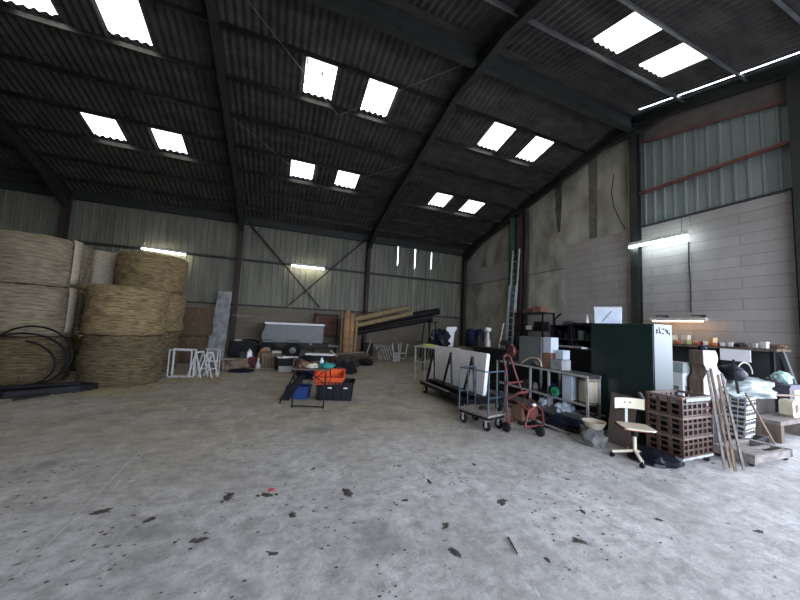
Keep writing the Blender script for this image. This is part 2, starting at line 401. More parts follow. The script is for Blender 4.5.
def corr_strip(mb, x0, x1, ya, yb, lift):
    n = max(8, int((x1 - x0) / PITCH * 7)); prev = None
    for k in range(n + 1):
        x = x0 + (x1 - x0) * k / n
        cur = (mb.b.verts.new((x, ya, corr(x, ya, lift[0]))), mb.b.verts.new((x, yb, corr(x, yb, lift[1]))))
        if prev: mb.b.faces.new((prev[0], prev[1], cur[1], cur[0]))
        prev = cur
far_m, near_m = MB(), MB()
for rows, mbx, slots in ((rows_f, far_m, {1: SKY_F, 4: SKY_B}), (rows_n, near_m, {1: SKY_N, 4: SKY_N})):
    for i, (ya, yb) in enumerate(zip(rows, rows[1:])):
        holes = sorted(slots.get(i, []))
        yb2 = yb + (.07 if yb > ya else -.07)
        xs = XL
        for h0, h1 in holes:
            corr_strip(mbx, xs, h0, ya, yb2, (.0, .004)); xs = h1
        if mbx is near_m:
            corr_strip(mbx, xs, 9.963, ya, yb2, (.0, .004)); corr_strip(mbx, 9.99, XR + .25, ya, yb2, (.0, .004))
        else: corr_strip(mbx, xs, XR + .25, ya, yb2, (.0, .004))
oc = far_m.build('ceiling', 'roof', smooth=True); struct(oc, 'dark corrugated roof slope over the back of the shed')
oc = near_m.build('ceiling', 'roof', smooth=True); struct(oc, 'dark corrugated roof slope over the front of the shed')
k = 1
for ya, yb, L in ((7.62, 8.66, SKY_F), (11.2, 12.15, SKY_B), (4.56, 3.6, SKY_N), (1.1, -.1, SKY_N)):  # last row is out of view, added to brighten the near floor
    for h0, h1 in L:
        mb = MB(); corr_strip(mb, h0 - .02, h1 + .02, ya, yb, (.003, .006))
        struct(mb.build('window_%d' % k, 'sky', smooth=True), 'translucent roof sheet glowing white'); k += 1

mb = MB(); mb.prism([(XL, RY - .3, roofz(RY - .3) + .012), (XL, RY, RZ + .012), (XL, RY + .3, roofz(RY + .3) + .012), (XL, RY + .3, roofz(RY + .3) + .004), (XL, RY, RZ + .004), (XL, RY - .3, roofz(RY - .3) + .004)], (XR - XL + .2, 0, 0))
struct(mb.build('ceiling_ridge', 'roof'), 'ridge piece closing the roof')
# steelwork
def ibeam(p0, p1, depth, width, m, name, up=(0, 0, 1), label=None):
    p0, p1 = Vector(p0), Vector(p1); d = (p1 - p0).normalized(); up = Vector(up); side = d.cross(up).normalized(); up = side.cross(d).normalized()
    mb = MB()
    def slab(c, w, h):
        pts = [p0 + up * (c + sy * h / 2) + side * (sx * w / 2) for sx, sy in ((-1, -1), (1, -1), (1, 1), (-1, 1))]
        mb.prism(pts, p1 - p0)
    slab(-depth / 2, .014, depth - .01); slab(-.008, width, .016); slab(-depth + .008, width, .016)
    return struct(mb.build(name, m), label)
frames = [10.08, 4.23, -1.72, -7.7, -13.6]
for fi, X in enumerate(frames):
    w = .17
    for Y, sgn in ((YB - .28, 1), (YN + .22, -1)):
        m_ = 'redsteel'
        ibeam((X, Y - sgn * .14, 0), (X, Y - sgn * .14, EZ - .05), .28, w, m_, 'steel_column', up=(0, sgn * -1 if False else -sgn, 0), label='red oxide steel column of the shed frame')
    for sgn, Y in ((1, YB - .1), (-1, YN + .1)):
        ibeam((X, RY, RZ - .04), (X, Y, roofz(Y) - .04), .30, w, 'steel', 'steel_rafter', label='dark steel rafter of the shed frame')
        a = RY + sgn * 1.1
        mb = MB(); mb.prism([(X - .03, RY, RZ - .3), (X - .03, a, roofz(a) - .3), (X - .03, RY, RZ - .62)], (.06, 0, 0)); mb.prism([(X - w / 2, RY, RZ - .62), (X - w / 2, a, roofz(a) - .31), (X - w / 2, a, roofz(a) - .33), (X - w / 2, RY, RZ - .64)], (w, 0, 0))
        struct(mb.build('rafter_haunch', 'steel'))
        yk = Y - sgn * .3; b2 = yk - sgn * 1.6
        mb = MB(); mb.prism([(X - .03, yk, roofz(yk) - .28), (X - .03, b2, roofz(b2) - .3), (X - .03, yk, roofz(yk) - .75)], (.06, 0, 0))
        mb.prism([(X - w / 2, yk, roofz(yk) - .75), (X - w / 2, b2, roofz(b2) - .31), (X - w / 2, b2, roofz(b2) - .33), (X - w / 2, yk, roofz(yk) - .77)], (w, 0, 0))
        struct(mb.build('rafter_haunch', 'steel'))
# gable posts
ibeam((XR - .03, 6.05, 0), (XR - .03, 6.05, RZ - .3), .2, .22, 'steel', 'gable_post', up=(1, 0, 0), label='dark steel post under the ridge')
ibeam((XR - .03, 2.78, 0), (XR - .03, 2.78, roofz(2.78) - .3), .2, .2, 'steel', 'gable_post', up=(1, 0, 0), label='dark steel post at the near end of the gable')
ibeam((XR - .03, 10.88, 0), (XR - .03, 10.88, roofz(10.88) - .3), .2, .2, 'redsteel', 'gable_post', up=(1, 0, 0), label='dark steel post beside the green pipe')
# purlins
def purlin(Y, m='purlin'):
    mb = MB(); z = roofz(Y) + .02
    for a, b_ in zip(frames[1:] + [], frames[:-1]):
        pass
    mb.prism([(XL, Y, z - .005), (XL, Y + .06, z - .005 - .0), (XL, Y + .06, z - .015), (XL, Y + .008, z - .015), (XL, Y + .008, z - .15), (XL, Y - .05, z - .15), (XL, Y - .05, z - .16), (XL, Y, z - .16)], (XR - XL, 0, 0))
    return struct(mb.build('roof_purlin', m), 'thin steel purlin under the roof sheets')
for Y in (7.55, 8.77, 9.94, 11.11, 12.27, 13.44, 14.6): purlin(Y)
M['purlin_l'] = mat('lit_galvanised_purlin', (.22, .23, .23), .4, .5, c2=(.13, .135, .135), scale=3, world=True)  # paler copy for the front slope, light along these purlins painted in
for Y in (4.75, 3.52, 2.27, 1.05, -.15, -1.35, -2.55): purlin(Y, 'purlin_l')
for a, b_ in zip(frames[1:], frames[:-1]):
    ibeam((a + .1, RY, RZ - .1), (b_ - .1, RY, RZ - .1), .44, .2, 'steel', 'ridge_beam', label='deep dark steel ridge beam')
    ibeam((a + .1, YB - .2, EZ + .1), (b_ - .1, YB - .2, EZ + .1), .36, .16, 'steel', 'eaves_beam', label='dark steel beam along the back eaves')
    struct(MB().bb(a + .1, b_ - .1, YB - .16, YB - .05, 4.22, 4.31).build('sheeting_rail', 'steel'), 'dark horizontal rail across the back cladding')
# X brace in the second bay and thin roof bracing rods
for p0, p1 in (((-1.5, YB - .22, 6.0), (1.95, YB - .22, 2.3)), ((4.05, YB - .26, 6.0), (.5, YB - .26, 2.3))):
    struct(MB().bar(p0, p1, .06, .06).build('wall_brace', 'blackm'), 'diagonal flat steel brace on the back wall')
for (x0, y0, x1, y1) in ((-1.6, 6.3, 1.25, 8.85), (1.25, 8.85, 4.1, 6.3), (-1.6, 9.9, 1.25, 12.35), (1.25, 12.35, 4.1, 9.9)):
    struct(MB().cyl((x0, y0, roofz(y0) - .2), (x1, y1, roofz(y1) - .17), .009, n=6).build('roof_brace', 'grey'))

# pipes and cables on the gable wall
solo('drain_pipe', MB().cyl((9.99, 11.32, 0), (9.99, 11.32, 6.85), .16, n=18), 'dgreen', 'thick dark green vertical pipe beside the ladder', 'pipe', smooth=True)
solo('drain_pipe', MB().cyl((10.16, 10.55, 0), (10.16, 10.55, 7.0), .06, n=12), 'dgrey', 'dark vertical pipe right of the ladder', 'pipe', smooth=True)
solo('wall_conduit', MB().tube([(10.2, 4.78, 4.2), (10.2, 4.79, 3.6), (10.2, 4.77, 3.0), (10.2, 4.78, 2.3)], .018, 6), 'dgrey', 'thin conduit running down the blocks from the lit tube', 'conduit')
solo('hanging_cable', MB().tube([(10.0, 6.62, 6.9), (10.0, 6.7, 6.3), (10.05, 6.66, 5.8), (10.1, 6.5, 5.3), (10.18, 6.4, 5.0)], .015, 6), 'black', 'thin black cable hanging beside the ridge post', 'cable')
solo('wall_conduit', MB().cyl((10.21, 6.28, 2.6), (10.21, 6.28, 7.6), .022, n=8), 'lgrey', 'pale conduit close to the ridge post', 'conduit')
solo('wall_conduit', MB().cyl((10.18, 2.92, .9), (10.18, 2.92, 4.9), .03, n=8), 'navy', 'dark conduit at the right end of the gable wall', 'conduit')

# ------------------------------------------------------------------ tube lamps
def tube_lamp(p0, p1, label, m='tube', hang=.35, wide=.036):
    c = (Vector(p0) + Vector(p1)) / 2; d = Vector(p1) - Vector(p0); L = d.length
    t = thing('tube_light', label, 'light', c, 0, 'fluorescent tube lights')
    h = d / 2
    MB().bar(-h + Vector((0, 0, .065)), h + Vector((0, 0, .065)), .05, .12, roll=0).build('housing', 'fixture', t)
    MB().cyl(-h * .97, h * .97, wide, n=12).build('tube', m, t, smooth=True)
    for s in (-.8, .8):
        MB().cyl(h * s + Vector((0, 0, .08)), h * s + Vector((0, 0, .08 + hang)), .006, n=6).build('hanger', 'dgrey', t)
    return t
tube_lamp((9.93, 4.65, 4.32), (9.93, 6.15, 4.32), 'bright lit tube light high on the right block wall', 'tube', .55)
tube_lamp((.49, 15.38, 4.2), (2.05, 15.38, 4.2), 'lit tube light on the back wall in front of the crossed braces', 'tube_w', .02)
tube_lamp((-5.27, 15.38, 4.24), (-3.72, 15.38, 4.17), 'lit tube light on the back wall above the straw bales', 'tube_w', .02)
t = thing('tube_light', 'small tube light with amber glow over the cluttered shelf', 'light', (9.9, 4.95, 2.05), 0, 'fluorescent tube lights')
MB().bb(-.07, .07, -.62, .62, .02, .09).build('housing', 'fixture', t)
MB().cyl((-.02, -.56, 0), (-.02, .56, 0), .013, n=10).build('tube', 'amber', t, smooth=True)
for s in (-.45, .35):
    MB().bar((0.05, s, .09), (.345, s, .15), .025).build('bracket', 'black', t)
    MB().bar((0.05, s - .12, .15), (.05, s + .16, .15), .025).build('bracket', 'black', t)

# ------------------------------------------------------------------ straw bales
def bale(loc, r, h, label, m='straw', rz=0, seed=1, netted=False, strands=140):
    t = thing('round_bale', label, 'straw bale', loc, rz, 'big round bales')
    mb = MB(); n = 72; prof = []
    K = 22
    for i in range(K + 1):
        z = h * i / K; e = min(z, h - z)
        rr = r * (1 - .06 * max(0, 1 - e / .10) ** 2) * (1 + .02 * math.sin(PI * i / K))
        prof.append((rr, z))
    prof = [(0, .004), (r * .6, .0)] + prof + [(r * .7, h + .0), (0, h)]
    mb.lathe(prof, n=n)
    for v in mb.b.verts:
        a = math.atan2(v.co.y, v.co.x); rad = math.hypot(v.co.x, v.co.y)
        if rad > r * .5:
            q = Vector((math.cos(a) * 3, math.sin(a) * 3, v.co.z * 9 + seed * 5.1))
            q2 = Vector((math.cos(a) * 1.2, math.sin(a) * 1.2, v.co.z * 2 + seed * 2.7))
            k_ = 1 + .035 * noise.noise(q) + .075 * noise.noise(q2)
            v.co.x *= k_; v.co.y *= k_
            if h * .1 < v.co.z < h - .02: pass
            if v.co.z > h - .05: v.co.z += .02 * noise.noise(q * 1.7) - .012
    mb.build('straw_roll', m, t, smooth=True)
    if strands:
        sb = MB(); rnd = random.Random(seed)
        for _ in range(strands):
            a = rnd.uniform(0, 2 * PI); z = rnd.choice([rnd.uniform(.02, h * .98), h * .985, h * .985, .05]); rr = r * 1.0
            p = Vector((rr * math.cos(a), rr * math.sin(a), z)); tdir = Vector((-math.sin(a), math.cos(a), 0))
            d = (tdir * rnd.uniform(-1, 1) + Vector((math.cos(a), math.sin(a), 0)) * rnd.uniform(.1, .5) + Vector((0, 0, rnd.uniform(-.7, .3)))).normalized() * rnd.uniform(.05, .11)
            e_ = p + d; e_.z = min(max(e_.z, .01), h - .005); p.z = min(p.z, h - .01)
            sb.bar(p, e_, .004, .004)
        o = sb.build('loose_straw', 'strand', t); o['kind'] = 'stuff'
    if netted:
        nb = MB(); nb.lathe([(r * 1.06, .08), (r * 1.075, .2), (r * 1.08, h * .5), (r * 1.075, h - .12), (r * 1.05, h - .01), (r * 1.0, h + .012)], n=48)
        # keep only the flap of net that shows at the end of the roll
        a0, a1 = netted
        kill = [v for v in nb.b.verts if not (a0 < (math.degrees(math.atan2(v.co.y, v.co.x)) % 360) < a1)]
        bmesh.ops.delete(nb.b, geom=kill, context='VERTS')
        o = nb.build('net_wrap', 'net', t, smooth=True)
        s_ = o.modifiers.new('thick', 'SOLIDIFY'); s_.thickness = .006
    return t
H = 1.1
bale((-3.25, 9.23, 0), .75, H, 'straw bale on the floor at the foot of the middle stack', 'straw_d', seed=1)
bale((-3.27, 9.25, H + .01), .76, 1.1, 'golden straw bale on top of the nearest middle stack', 'straw', 0, seed=2, strands=260)
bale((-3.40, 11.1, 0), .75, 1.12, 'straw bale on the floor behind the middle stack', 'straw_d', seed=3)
bale((-3.38, 11.1, 1.13), .76, 1.12, 'straw bale midway up the rear stack beside the white frame', 'straw', 0, seed=4)
bale((-3.42, 11.05, 2.26), .79, 1.04, 'topmost bale of the rear stack under the left tube light', 'straw', 0, seed=5, strands=220)
bale((-5.17, 9.55, 0), .76, 1.02, 'shade-coloured bale on the floor behind the black hoses', 'straw_d', 0, seed=6)
bale((-5.15, 9.52, 1.03), .82, 1.08, 'greyish netted bale in the middle of the leftmost stack', 'straw_n', 0, seed=7, netted=(335, 359))
bale((-5.17, 9.53, 2.12), .82, 1.08, 'greyish netted bale topmost of the leftmost stack', 'straw_n', 0, seed=8, netted=(330, 359))
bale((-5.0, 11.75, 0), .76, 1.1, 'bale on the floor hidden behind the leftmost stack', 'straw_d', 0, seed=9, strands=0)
bale((-5.0, 11.75, 1.11), .76, 1.1, 'bale in the middle of the hidden stack behind', 'straw', 0, seed=10, strands=0)
bale((-5.0, 11.75, 2.22), .76, 1.08, 'bale with pale net edge peeping between the two tall stacks', 'straw_n', 0, seed=11, netted=(280, 325), strands=0)
bale((-2.75, 13.05, 0), .52, .92, 'small dark bale on the floor right of the big stacks', 'brownbale', 0, seed=12, strands=60)
bale((-2.73, 13.05, .93), .60, 1.0, 'small dark brown bale topmost beside the grey sheet', 'brownbale', 0, seed=13, strands=60)
# loose litter of straw round the stacks
sb = MB(); rnd = random.Random(5)
for _ in range(900):
    a = rnd.uniform(0, 1); x = rnd.uniform(-5.2, -1.2); y = 8.35 - .1 * (x + 3) + rnd.gauss(0, .3) + (1.2 if x > -2.3 else 0)
    th = rnd.uniform(0, PI); l = rnd.uniform(.05, .14)
    sb.bar((x, y, .006), (x + l * math.cos(th), y + l * math.sin(th), rnd.uniform(.006, .03)), .005, .004)
o = sb.build('loose_straw', 'strand'); tag(o, 'loose straw scattered on the floor before the bales', 'straw', kind='stuff')

# black plastic sheet bundle and hose hoops in front of the bales
mb = MB()
mb.prism([(-5.6, 7.9, 0), (-4.35, 7.72, 0), (-3.5, 8.12, 0), (-3.32, 8.42, 0), (-3.6, 8.52, 0), (-4.6, 8.4, 0), (-5.7, 8.5, 0)], (0, 0, .11))
for v in mb.b.verts:
    if v.co.z > .05: v.co.z += .05 * noise.noise(v.co * 3)
solo('plastic_sheet', mb, 'black', 'folded black plastic sheet lying before the left bales', 'sheet', bevel=.015)
def bundle(x0, y0, x1, y1, z, r): return MB().cyl((x0, y0, z), (x1, y1, z + .02), r, n=10)
solo('plastic_pipe', bundle(-5.5, 7.72, -3.5, 8.15, .15, .04), 'black', 'black pipe lying on the folded sheet', 'pipe', smooth=True)
solo('plastic_pipe', bundle(-4.1, 7.5, -3.75, 7.75, .03, .02), 'black', 'short black pipe end sticking out on the floor', 'pipe', smooth=True)
def arc(c, ru, rz_, a0, a1, n=26, tilt=.25, dirx=(.93, -.37)):
    out = []
    for i in range(n + 1):
        a = math.radians(a0 + (a1 - a0) * i / n); u = ru * math.cos(a); w = rz_ * math.sin(a)
        out.append((c[0] + dirx[0] * u, c[1] + dirx[1] * u + tilt * (w + rz_) * .2, max(.03, c[2] + w)))
    return out
for i, (c, ru, rz_, a0, a1) in enumerate((((-4.42, 8.35, .70), .82, .56, -80, 175), ((-4.5, 8.3, .62), .88, .50, -75, 120), ((-4.62, 8.25, .55), .85, .45, -85, 75))):
    solo('black_hose', MB().tube(arc(c, ru, rz_, a0, a1), .018, 8), 'black', ['outermost black hose hoop leaning on the left bales', 'middle black hose hoop leaning on the left bales', 'innermost black hose hoop leaning on the left bales'][i], 'hose', group='hose hoops', smooth=True)

# ------------------------------------------------------------------ white frames and trestles
def rectframe(mb, p, w, h, lean, t=.035):
    def P(u, v): return Vector((p[0] + u, p[1] + lean * v / h, p[2] + v))
    mb.bar(P(0, t / 2), P(w, t / 2), t); mb.bar(P(0, h), P(w, h), t); mb.bar(P(t / 2, 0), P(t / 2, h), t); mb.bar(P(w - t / 2, 0), P(w - t / 2, h), t)
t = thing('window_frame', 'empty square white frame standing on the floor beside the bales', 'frame', (-2.45, 9.9, 0), math.radians(-21))
mb = MB(); rectframe(mb, (0, 0, 0), .60, .72, .0); mb.build('front_frame', 'white', t)
mb = MB(); rectframe(mb, (-.05, -.09, 0), .60, .70, .0, .022); mb.build('rear_frame', 'white', t)
def trestle(loc, rz, w, h, label):
    t = thing('white_trestle', label, 'trestle', loc, rz, 'white folding trestles')
    for s in (-1, 1):
        for x in (0, w):
            MB().bar((x, s * .19, 0), (x, 0, h), .026).build('leg', 'white', t)
        MB().bar((0, s * .12, h * .35), (w, s * .12, h * .35), .02).build('rail', 'white', t)
    MB().bar((0, 0, h), (w, 0, h), .035).build('top_rail', 'white', t)
    return t
trestle((-1.88, 9.62, 0), math.radians(62), .26, .66, 'white folding trestle next to the square white frame')
trestle((-1.63, 9.58, 0), math.radians(68), .26, .64, 'second white trestle from the square frame, legs spread')
t = thing('white_rack', 'small white wire rack at the right of the trestles', 'rack', (-1.72, 10.1, 0), math.radians(-15))
mb = MB(); rectframe(mb, (0, 0, .36), .3, .34, 0, .02); rectframe(mb, (0, .16, .36), .3, .34, 0, .02); mb.build('rack_top', 'white', t)
for x in (.01, .29):
    for y in (0, .16): MB().bar((x, y, 0), (x, y, .36), .018).build('leg', 'white', t)
MB().bb(-.02, .36, -.05, .2, .70, .73).build('tray', 'lgrey', t)

# tall galvanised sheet leaning on the frame column
t = thing('metal_sheet', 'tall mottled galvanised sheet leaning by the steel column', 'sheet', (-2.12, 14.25, 0), math.radians(-21))
mb = MB(); mb.prism([(-.36, -.06, 0), (.34, -.06, 0), (.27, .28, 2.68), (-.27, .28, 2.68)], (0, .03, 0)); mb.build('sheet_metal', 'galv', t)
MB().bar((-.33, -.04, 1.75), (1.2, .16, 1.70), .012).build('tie_rod', 'lgrey', t)

# ------------------------------------------------------------------ trailer and dark mound by the back wall
t = thing('box_trailer', 'grey box trailer with pale rim parked against the back wall', 'trailer', (.75, 14.55, 0), math.radians(0))
mb = MB(); mb.prism([(-1.2, -.5, .66), (1.25, -.5, .66), (1.25, -.5, 1.42), (-1.12, -.5, 1.42), (-1.27, -.5, .95)], (0, .95, 0)); mb.build('trailer_body', 'grey', t, bevel=.02)
MB().bb(-1.17, 1.28, -.53, .48, 1.42, 1.50).build('lid_rim', 'board', t, bevel=.01)
mb = MB(); mb.bb(-1.3, 1.5, -.45, .4, .48, .65); mb.build('chassis', 'dgrey', t)
for x in (-1.0, .0):
    MB().lathe([(.20, -.09), (.31, -.09), (.34, -.04), (.34, .04), (.31, .09), (.20, .09)], (x, -.42, .34), 24, 'Y').build('wheel', 'rubber', t, smooth=True)
    MB().lathe([(.02, -.1), (.19, -.07), (.20, .05)], (x, -.43, .34), 20, 'Y').build('wheel_rim', 'grey', t, smooth=True)
    pts = [(x + .42 * math.cos(math.radians(a)), -.5, .36 + .40 * math.sin(math.radians(a))) for a in range(0, 181, 20)]
    mb = MB()
    for p, q in zip(pts, pts[1:]): mb.prism([p, q, (q[0], q[1], q[2] + .03), (p[0], p[1], p[2] + .03)], (0, .22, 0))
    mb.build('mudguard', 'dgrey', t)
mb = MB(); mb.bar((1.4, -.35, .55), (2.1, 0, .5), .06); mb.bar((1.4, .35, .55), (2.1, 0, .5), .06); mb.bar((2.0, 0, .5), (2.0, 0, .02), .05); mb.build('drawbar', 'lgrey', t)
MB().cyl((.72, -.535, .62), (.72, -.51, .62), .035, n=12).build('reflector', 'white', t)
mb = MB(); mb.prism([(-.55, -.35, 0), (-.53, -.35, .42), (-.35, -.35, .66), (.2, -.35, .73), (.5, -.35, .66), (.52, -.35, 0)], (0, .85, 0))
bmesh.ops.subdivide_edges(mb.b, edges=mb.b.edges, cuts=3, use_grid_fill=True)
for v in mb.b.verts:
    v.co += Vector((noise.noise(v.co * 3), noise.noise(v.co * 3 + Vector((5, 0, 0))), noise.noise(v.co * 4 + Vector((0, 7, 0))) if v.co.z > .05 else 0)) * .045
mo = solo('covered_mound', mb, 'black', 'low black tarpaulin covered mound left of the grey trailer', 'tarpaulin', (-1.13, 14.6, 0), smooth=True)
solo('white_lamp_lens', MB().blob((0, 0, 0), (.16, .06, .09), .1), 'lgrey', 'pale oval cap lying on the black covered mound', 'cap', (-1.4, 14.5, .66), smooth=True)

t = thing('brown_panel', 'framed brown ribbed panel standing behind the trailer', 'panel', (2.27, 15.25, 0))
mb = MB(); mb.bb(-.55, .55, 0, .05, 1.92, 2.0); mb.bb(-.55, .55, 0, .05, .9, .98); mb.bb(-.55, -.49, 0, .05, 0, 2.0); mb.bb(.49, .55, 0, .05, 0, 2.0); mb.build('panel_frame', 'blackm', t)
mb = MB()
for i in range(16): mb.bb(-.49 + i * .06125, -.49 + i * .06125 + .045, .01, .04, .95, 1.95)
mb.bb(-.49, .49, .025, .045, .95, 1.95)
mb.build('ribbed_sheet', 'rust', t)

# ------------------------------------------------------------------ timber: planks, upright logs, poles
for i in range(5):
    for j in range(3):
        if j == 2 and i in (0, 4): continue
        z = .05 + j * .11
        x0 = 1.9 + .05 * ((i * 7 + j * 3) % 4); x1 = 3.9 - .09 * ((i * 5 + j) % 3)
        lab = 'old dark plank in the low stack behind the orange crate, %s layer, %s row' % (('bottom', 'middle', 'top')[j], ('front', 'second', 'third', 'fourth', 'rear')[i])
        solo('timber_plank', MB().bb(0, x1 - x0, 0, .17, -.045, .045), 'wood_d', lab, 'plank', (x0, 12.75 + i * .2, z), math.radians(-4 if j == 1 else -2), group='planks in the low stack', bevel=.004)
t = thing('log_post', 'thick orange brown log standing upright on the plank stack', 'log', (2.84, 13.3, .38), group='upright logs')
MB().lathe([(.13, 0), (.145, .1), (.14, .7), (.155, 1.1), (.13, 1.5), (.12, 1.78)], n=14).build('log_trunk', 'orangewood', t, smooth=True)
t = thing('log_post', 'shorter orange brown log upright right of the thick one', 'log', (3.06, 13.3, .38), group='upright logs')
MB().lathe([(.12, 0), (.115, .5), (.13, .9), (.11, 1.4), (.12, 1.62)], n=12).build('log_trunk', 'orangewood', t, smooth=True)
solo('log_post', MB().cyl((0, 0, 0), (.05, .03, 1.35), .06, n=10), 'pole', 'thin yellowish post upright right of the orange logs', 'log', (3.25, 13.32, .38), group='upright logs', smooth=True)
solo('log_post', MB().cyl((0, 0, 0), (.0, .1, 2.2), .035, n=10), 'wood', 'thin pale pole upright left of the orange logs', 'log', (2.62, 13.2, 0.0), group='upright logs', smooth=True)
def pole(p0, p1, r0, r1, m, label):
    p0, p1 = Vector(p0), Vector(p1)
    o = MB().cyl(p0 - p0, p1 - p0, r0, r1, n=12).build('wooden_pole', m, None, smooth=True); o.location = p0
    return tag(o, label, 'pole', 'long leaning poles')
pole((3.0, 14.25, 1.68), (6.1, 14.3, 2.50), .13, .12, 'pole', 'upper yellowish pole slanting up to the right by the back wall')
pole((3.05, 13.9, 1.42), (6.2, 14.0, 2.22), .11, .10, 'pole', 'middle yellowish pole under the upper one')
pole((3.1, 14.5, 1.38), (7.9, 14.4, 2.44), .17, .18, 'black', 'long black pole slanting right, longest of the leaning poles')
pole((3.2, 14.15, 1.12), (7.4, 14.15, 2.0), .10, .11, 'black', 'lowest thin black pole of the leaning bundle')
t = thing('pole_trestle', 'dark steel trestle carrying the right end of the poles', 'trestle', (7.25, 14.1, 0))
for x, y in ((-.3, -.35), (.3, -.35), (-.3, .35), (.3, .35)): MB().bar((x, y, 0), (x * .4, y, 1.86), .045).build('leg', 'blackm', t)
MB().bb(-.18, .18, -.5, .5, 1.83, 1.88).build('top_bar', 'blackm', t)
t = thing('timber_stand', 'dark timber stand holding the left ends of the poles', 'stand', (3.45, 14.0, 0))
for y in (-.5, .55): MB().bb(-.09, .09, y - .06, y + .06, 0, .98).build('leg', 'wood_d', t)
MB().bb(-.12, .12, -.6, .62, .96, 1.06).build('cross_bar', 'wood_d', t)
# grey heap and lattice under the poles
t = thing('slatted_grille', 'grey slatted grille leaning low under the poles', 'grille', (4.75, 13.2, 0), math.radians(-18))
mb = MB(); rectframe(mb, (-.42, 0, .03), .8, .62, .45, .05)
for v in mb.b.verts: v.co.x -= v.co.z * .35
mb.build('grille_frame', 'grey', t)
mb = MB()
for i in range(7):
    u = -.33 + i * .115
    mb.bar((u, .02, .06), (u - .2, .44, .62), .05, .02)
mb.build('slats', 'lgrey', t)
t = thing('plastic_chair', 'white plastic chair tipped over near the back wall', 'chair', (5.2, 12.9, 0), math.radians(20))
mb = MB(); mb.bb(-.22, .22, -.2, .2, .36, .40); mb.build('seat', 'white', t, bevel=.02)
for x, y in ((-.2, -.18), (.2, -.18), (-.2, .18), (.2, .18)):
    MB().bar((x, y, .40), (x * 1.35, y * 1.2, .80), .035).build('leg', 'white', t)
MB().bb(-.2, .2, .16, .24, 0, .38).build('backrest', 'white', t, bevel=.02)
for s in (-1, 1): MB().tube([(s * .23, .2, .16), (s * .25, 0, .12), (s * .24, -.18, .2), (s * .2, -.2, .36)], .02, 6).build('armrest', 'white', t)

# rack table before the back wall
t = thing('work_table', 'pale steel table with yellow top boards left of the panel trolley', 'table', (4.50, 8.24, 0), math.radians(-62))
MB().bb(-.62, .62, -.28, .28, .98, 1.02).build('tabletop', 'lgrey', t)
for x, y in ((-.59, -.25), (.59, -.25), (-.59, .25), (.59, .25)): MB().bar((x, y, 0), (x, y, .98), .035).build('leg', 'lgrey', t)
mb = MB(); mb.bar((-.59, -.25, .55), (.59, -.25, .55), .03); mb.bar((-.59, .25, .55), (.59, .25, .55), .03); mb.build('side_rail', 'lgrey', t)
mb = MB()
for i in range(6): mb.bar((.05 + i * .1, -.25, .55), (.05 + i * .1, -.25, .98), .012)
mb.build('bars', 'lgrey', t)
solo('yellow_bag', MB().blob((0, 0, 0), (.34, .13, .06), .3, 2, 4), 'yellow', 'flat yellow green bag on the pale steel table', 'bag', (4.36, 8.5, 1.02), math.radians(-62), smooth=True)

# ------------------------------------------------------------------ panel trolley with A-frames
t = thing('panel_trolley', 'long black wheeled trolley with A-shaped uprights', 'trolley', (3.85, 5.9, 0))
mb = MB(); mb.bb(-.45, -.38, -.95, 1.1, .2, .28); mb.bb(.38, .45, -.95, 1.1, .2, .28); mb.bb(-.45, .45, -.95, -.87, .2, .28); mb.bb(-.45, .45, 1.02, 1.1, .2, .28); mb.bb(-.42, .42, -.9, 1.05, .215, .245); mb.build('base_frame', 'blackm', t)
MB().bb(-.47, -.40, -.2, 1.1, .28, .295).build('pale_edge', 'wood_g', t)
for x, y in ((-.38, .95), (.38, .95), (-.38, -.8), (.38, -.8)):
    MB().lathe([(.02, -.03), (.085, -.03), (.095, -.015), (.095, .015), (.085, .03), (.02, .03)], (x, y, .095), 18, 'X').build('wheel', 'rubber', t, smooth=True); hub(t.children[-1], (x, y, .095), .035)
    MB().bb(x - .04, x + .04, y - .02, y + .02, .1, .21).build('wheel_fork', 'lgrey', t)
for y in (1.0, .2, -.63):
    mb = MB(); mb.bar((-.15, y, 1.05), (-.22, y + .2, .27), .035, .04); mb.bar((-.15, y, 1.05), (-.22, y - .2, .27), .035, .04); mb.bar((-.18, y - .06, .82), (-.18, y + .06, .82), .035)
    mb.build('a_frame', 'blackm', t)
MB().bb(-.25, .3, -.93, 1.05, .28, .33).build('ledge', 'blackm', t)
def slab(x0, x1, ya, yb, z0, z1, lean, label):
    mb = MB(); mb.prism([(x0, ya, z0), (x1, ya, z0), (x1 + lean, ya, z1), (x0 + lean, ya, z1)], (0, yb - ya, 0))
    return solo('white_board', mb, 'board', label, 'panel', group='panels on the trolley', bevel=.003)
slab(3.78, 3.84, 5.02, 7.2, .335, 1.13, .07, 'large pale panel in front on the black trolley')
slab(3.86, 3.92, 5.1, 7.25, .335, 1.11, .07, 'large pale panel right behind the front one on the trolley')

# things behind the panels
solo('dark_drum', MB().blob((0, 0, 0), (.36, .28, .6), .45, 2.6, 5), 'blackbag', 'dark rounded machine left of the white bracket, behind the panels', 'machine', (5.55, 10.0, .93), smooth=True)
t = thing('work_bench', 'dark bench behind the pale panels carrying barrels', 'bench', (6.5, 10.1, 0))
MB().bb(-1.4, 1.25, -.4, .4, .86, .93).build('bench_top', 'wood_d', t)
for x, y in ((-1.3, -.34), (1.15, -.34), (-1.3, .34), (1.15, .34)): MB().bb(x - .05, x + .05, y - .05, y + .05, 0, .86).build('leg', 'wood_d', t)
mb = MB(); mb.prism([(-.13, 0, 0), (.05, 0, 0), (.1, 0, .5), (.2, 0, .66), (.17, 0, .72), (-.17, 0, .70), (-.2, 0, .58), (-.09, 0, .5)], (0, .1, 0))
solo('white_bracket', mb, 'white', 'white Y-shaped bracket standing up behind the panels', 'bracket', (5.98, 9.85, .93), math.radians(-25), bevel=.01)
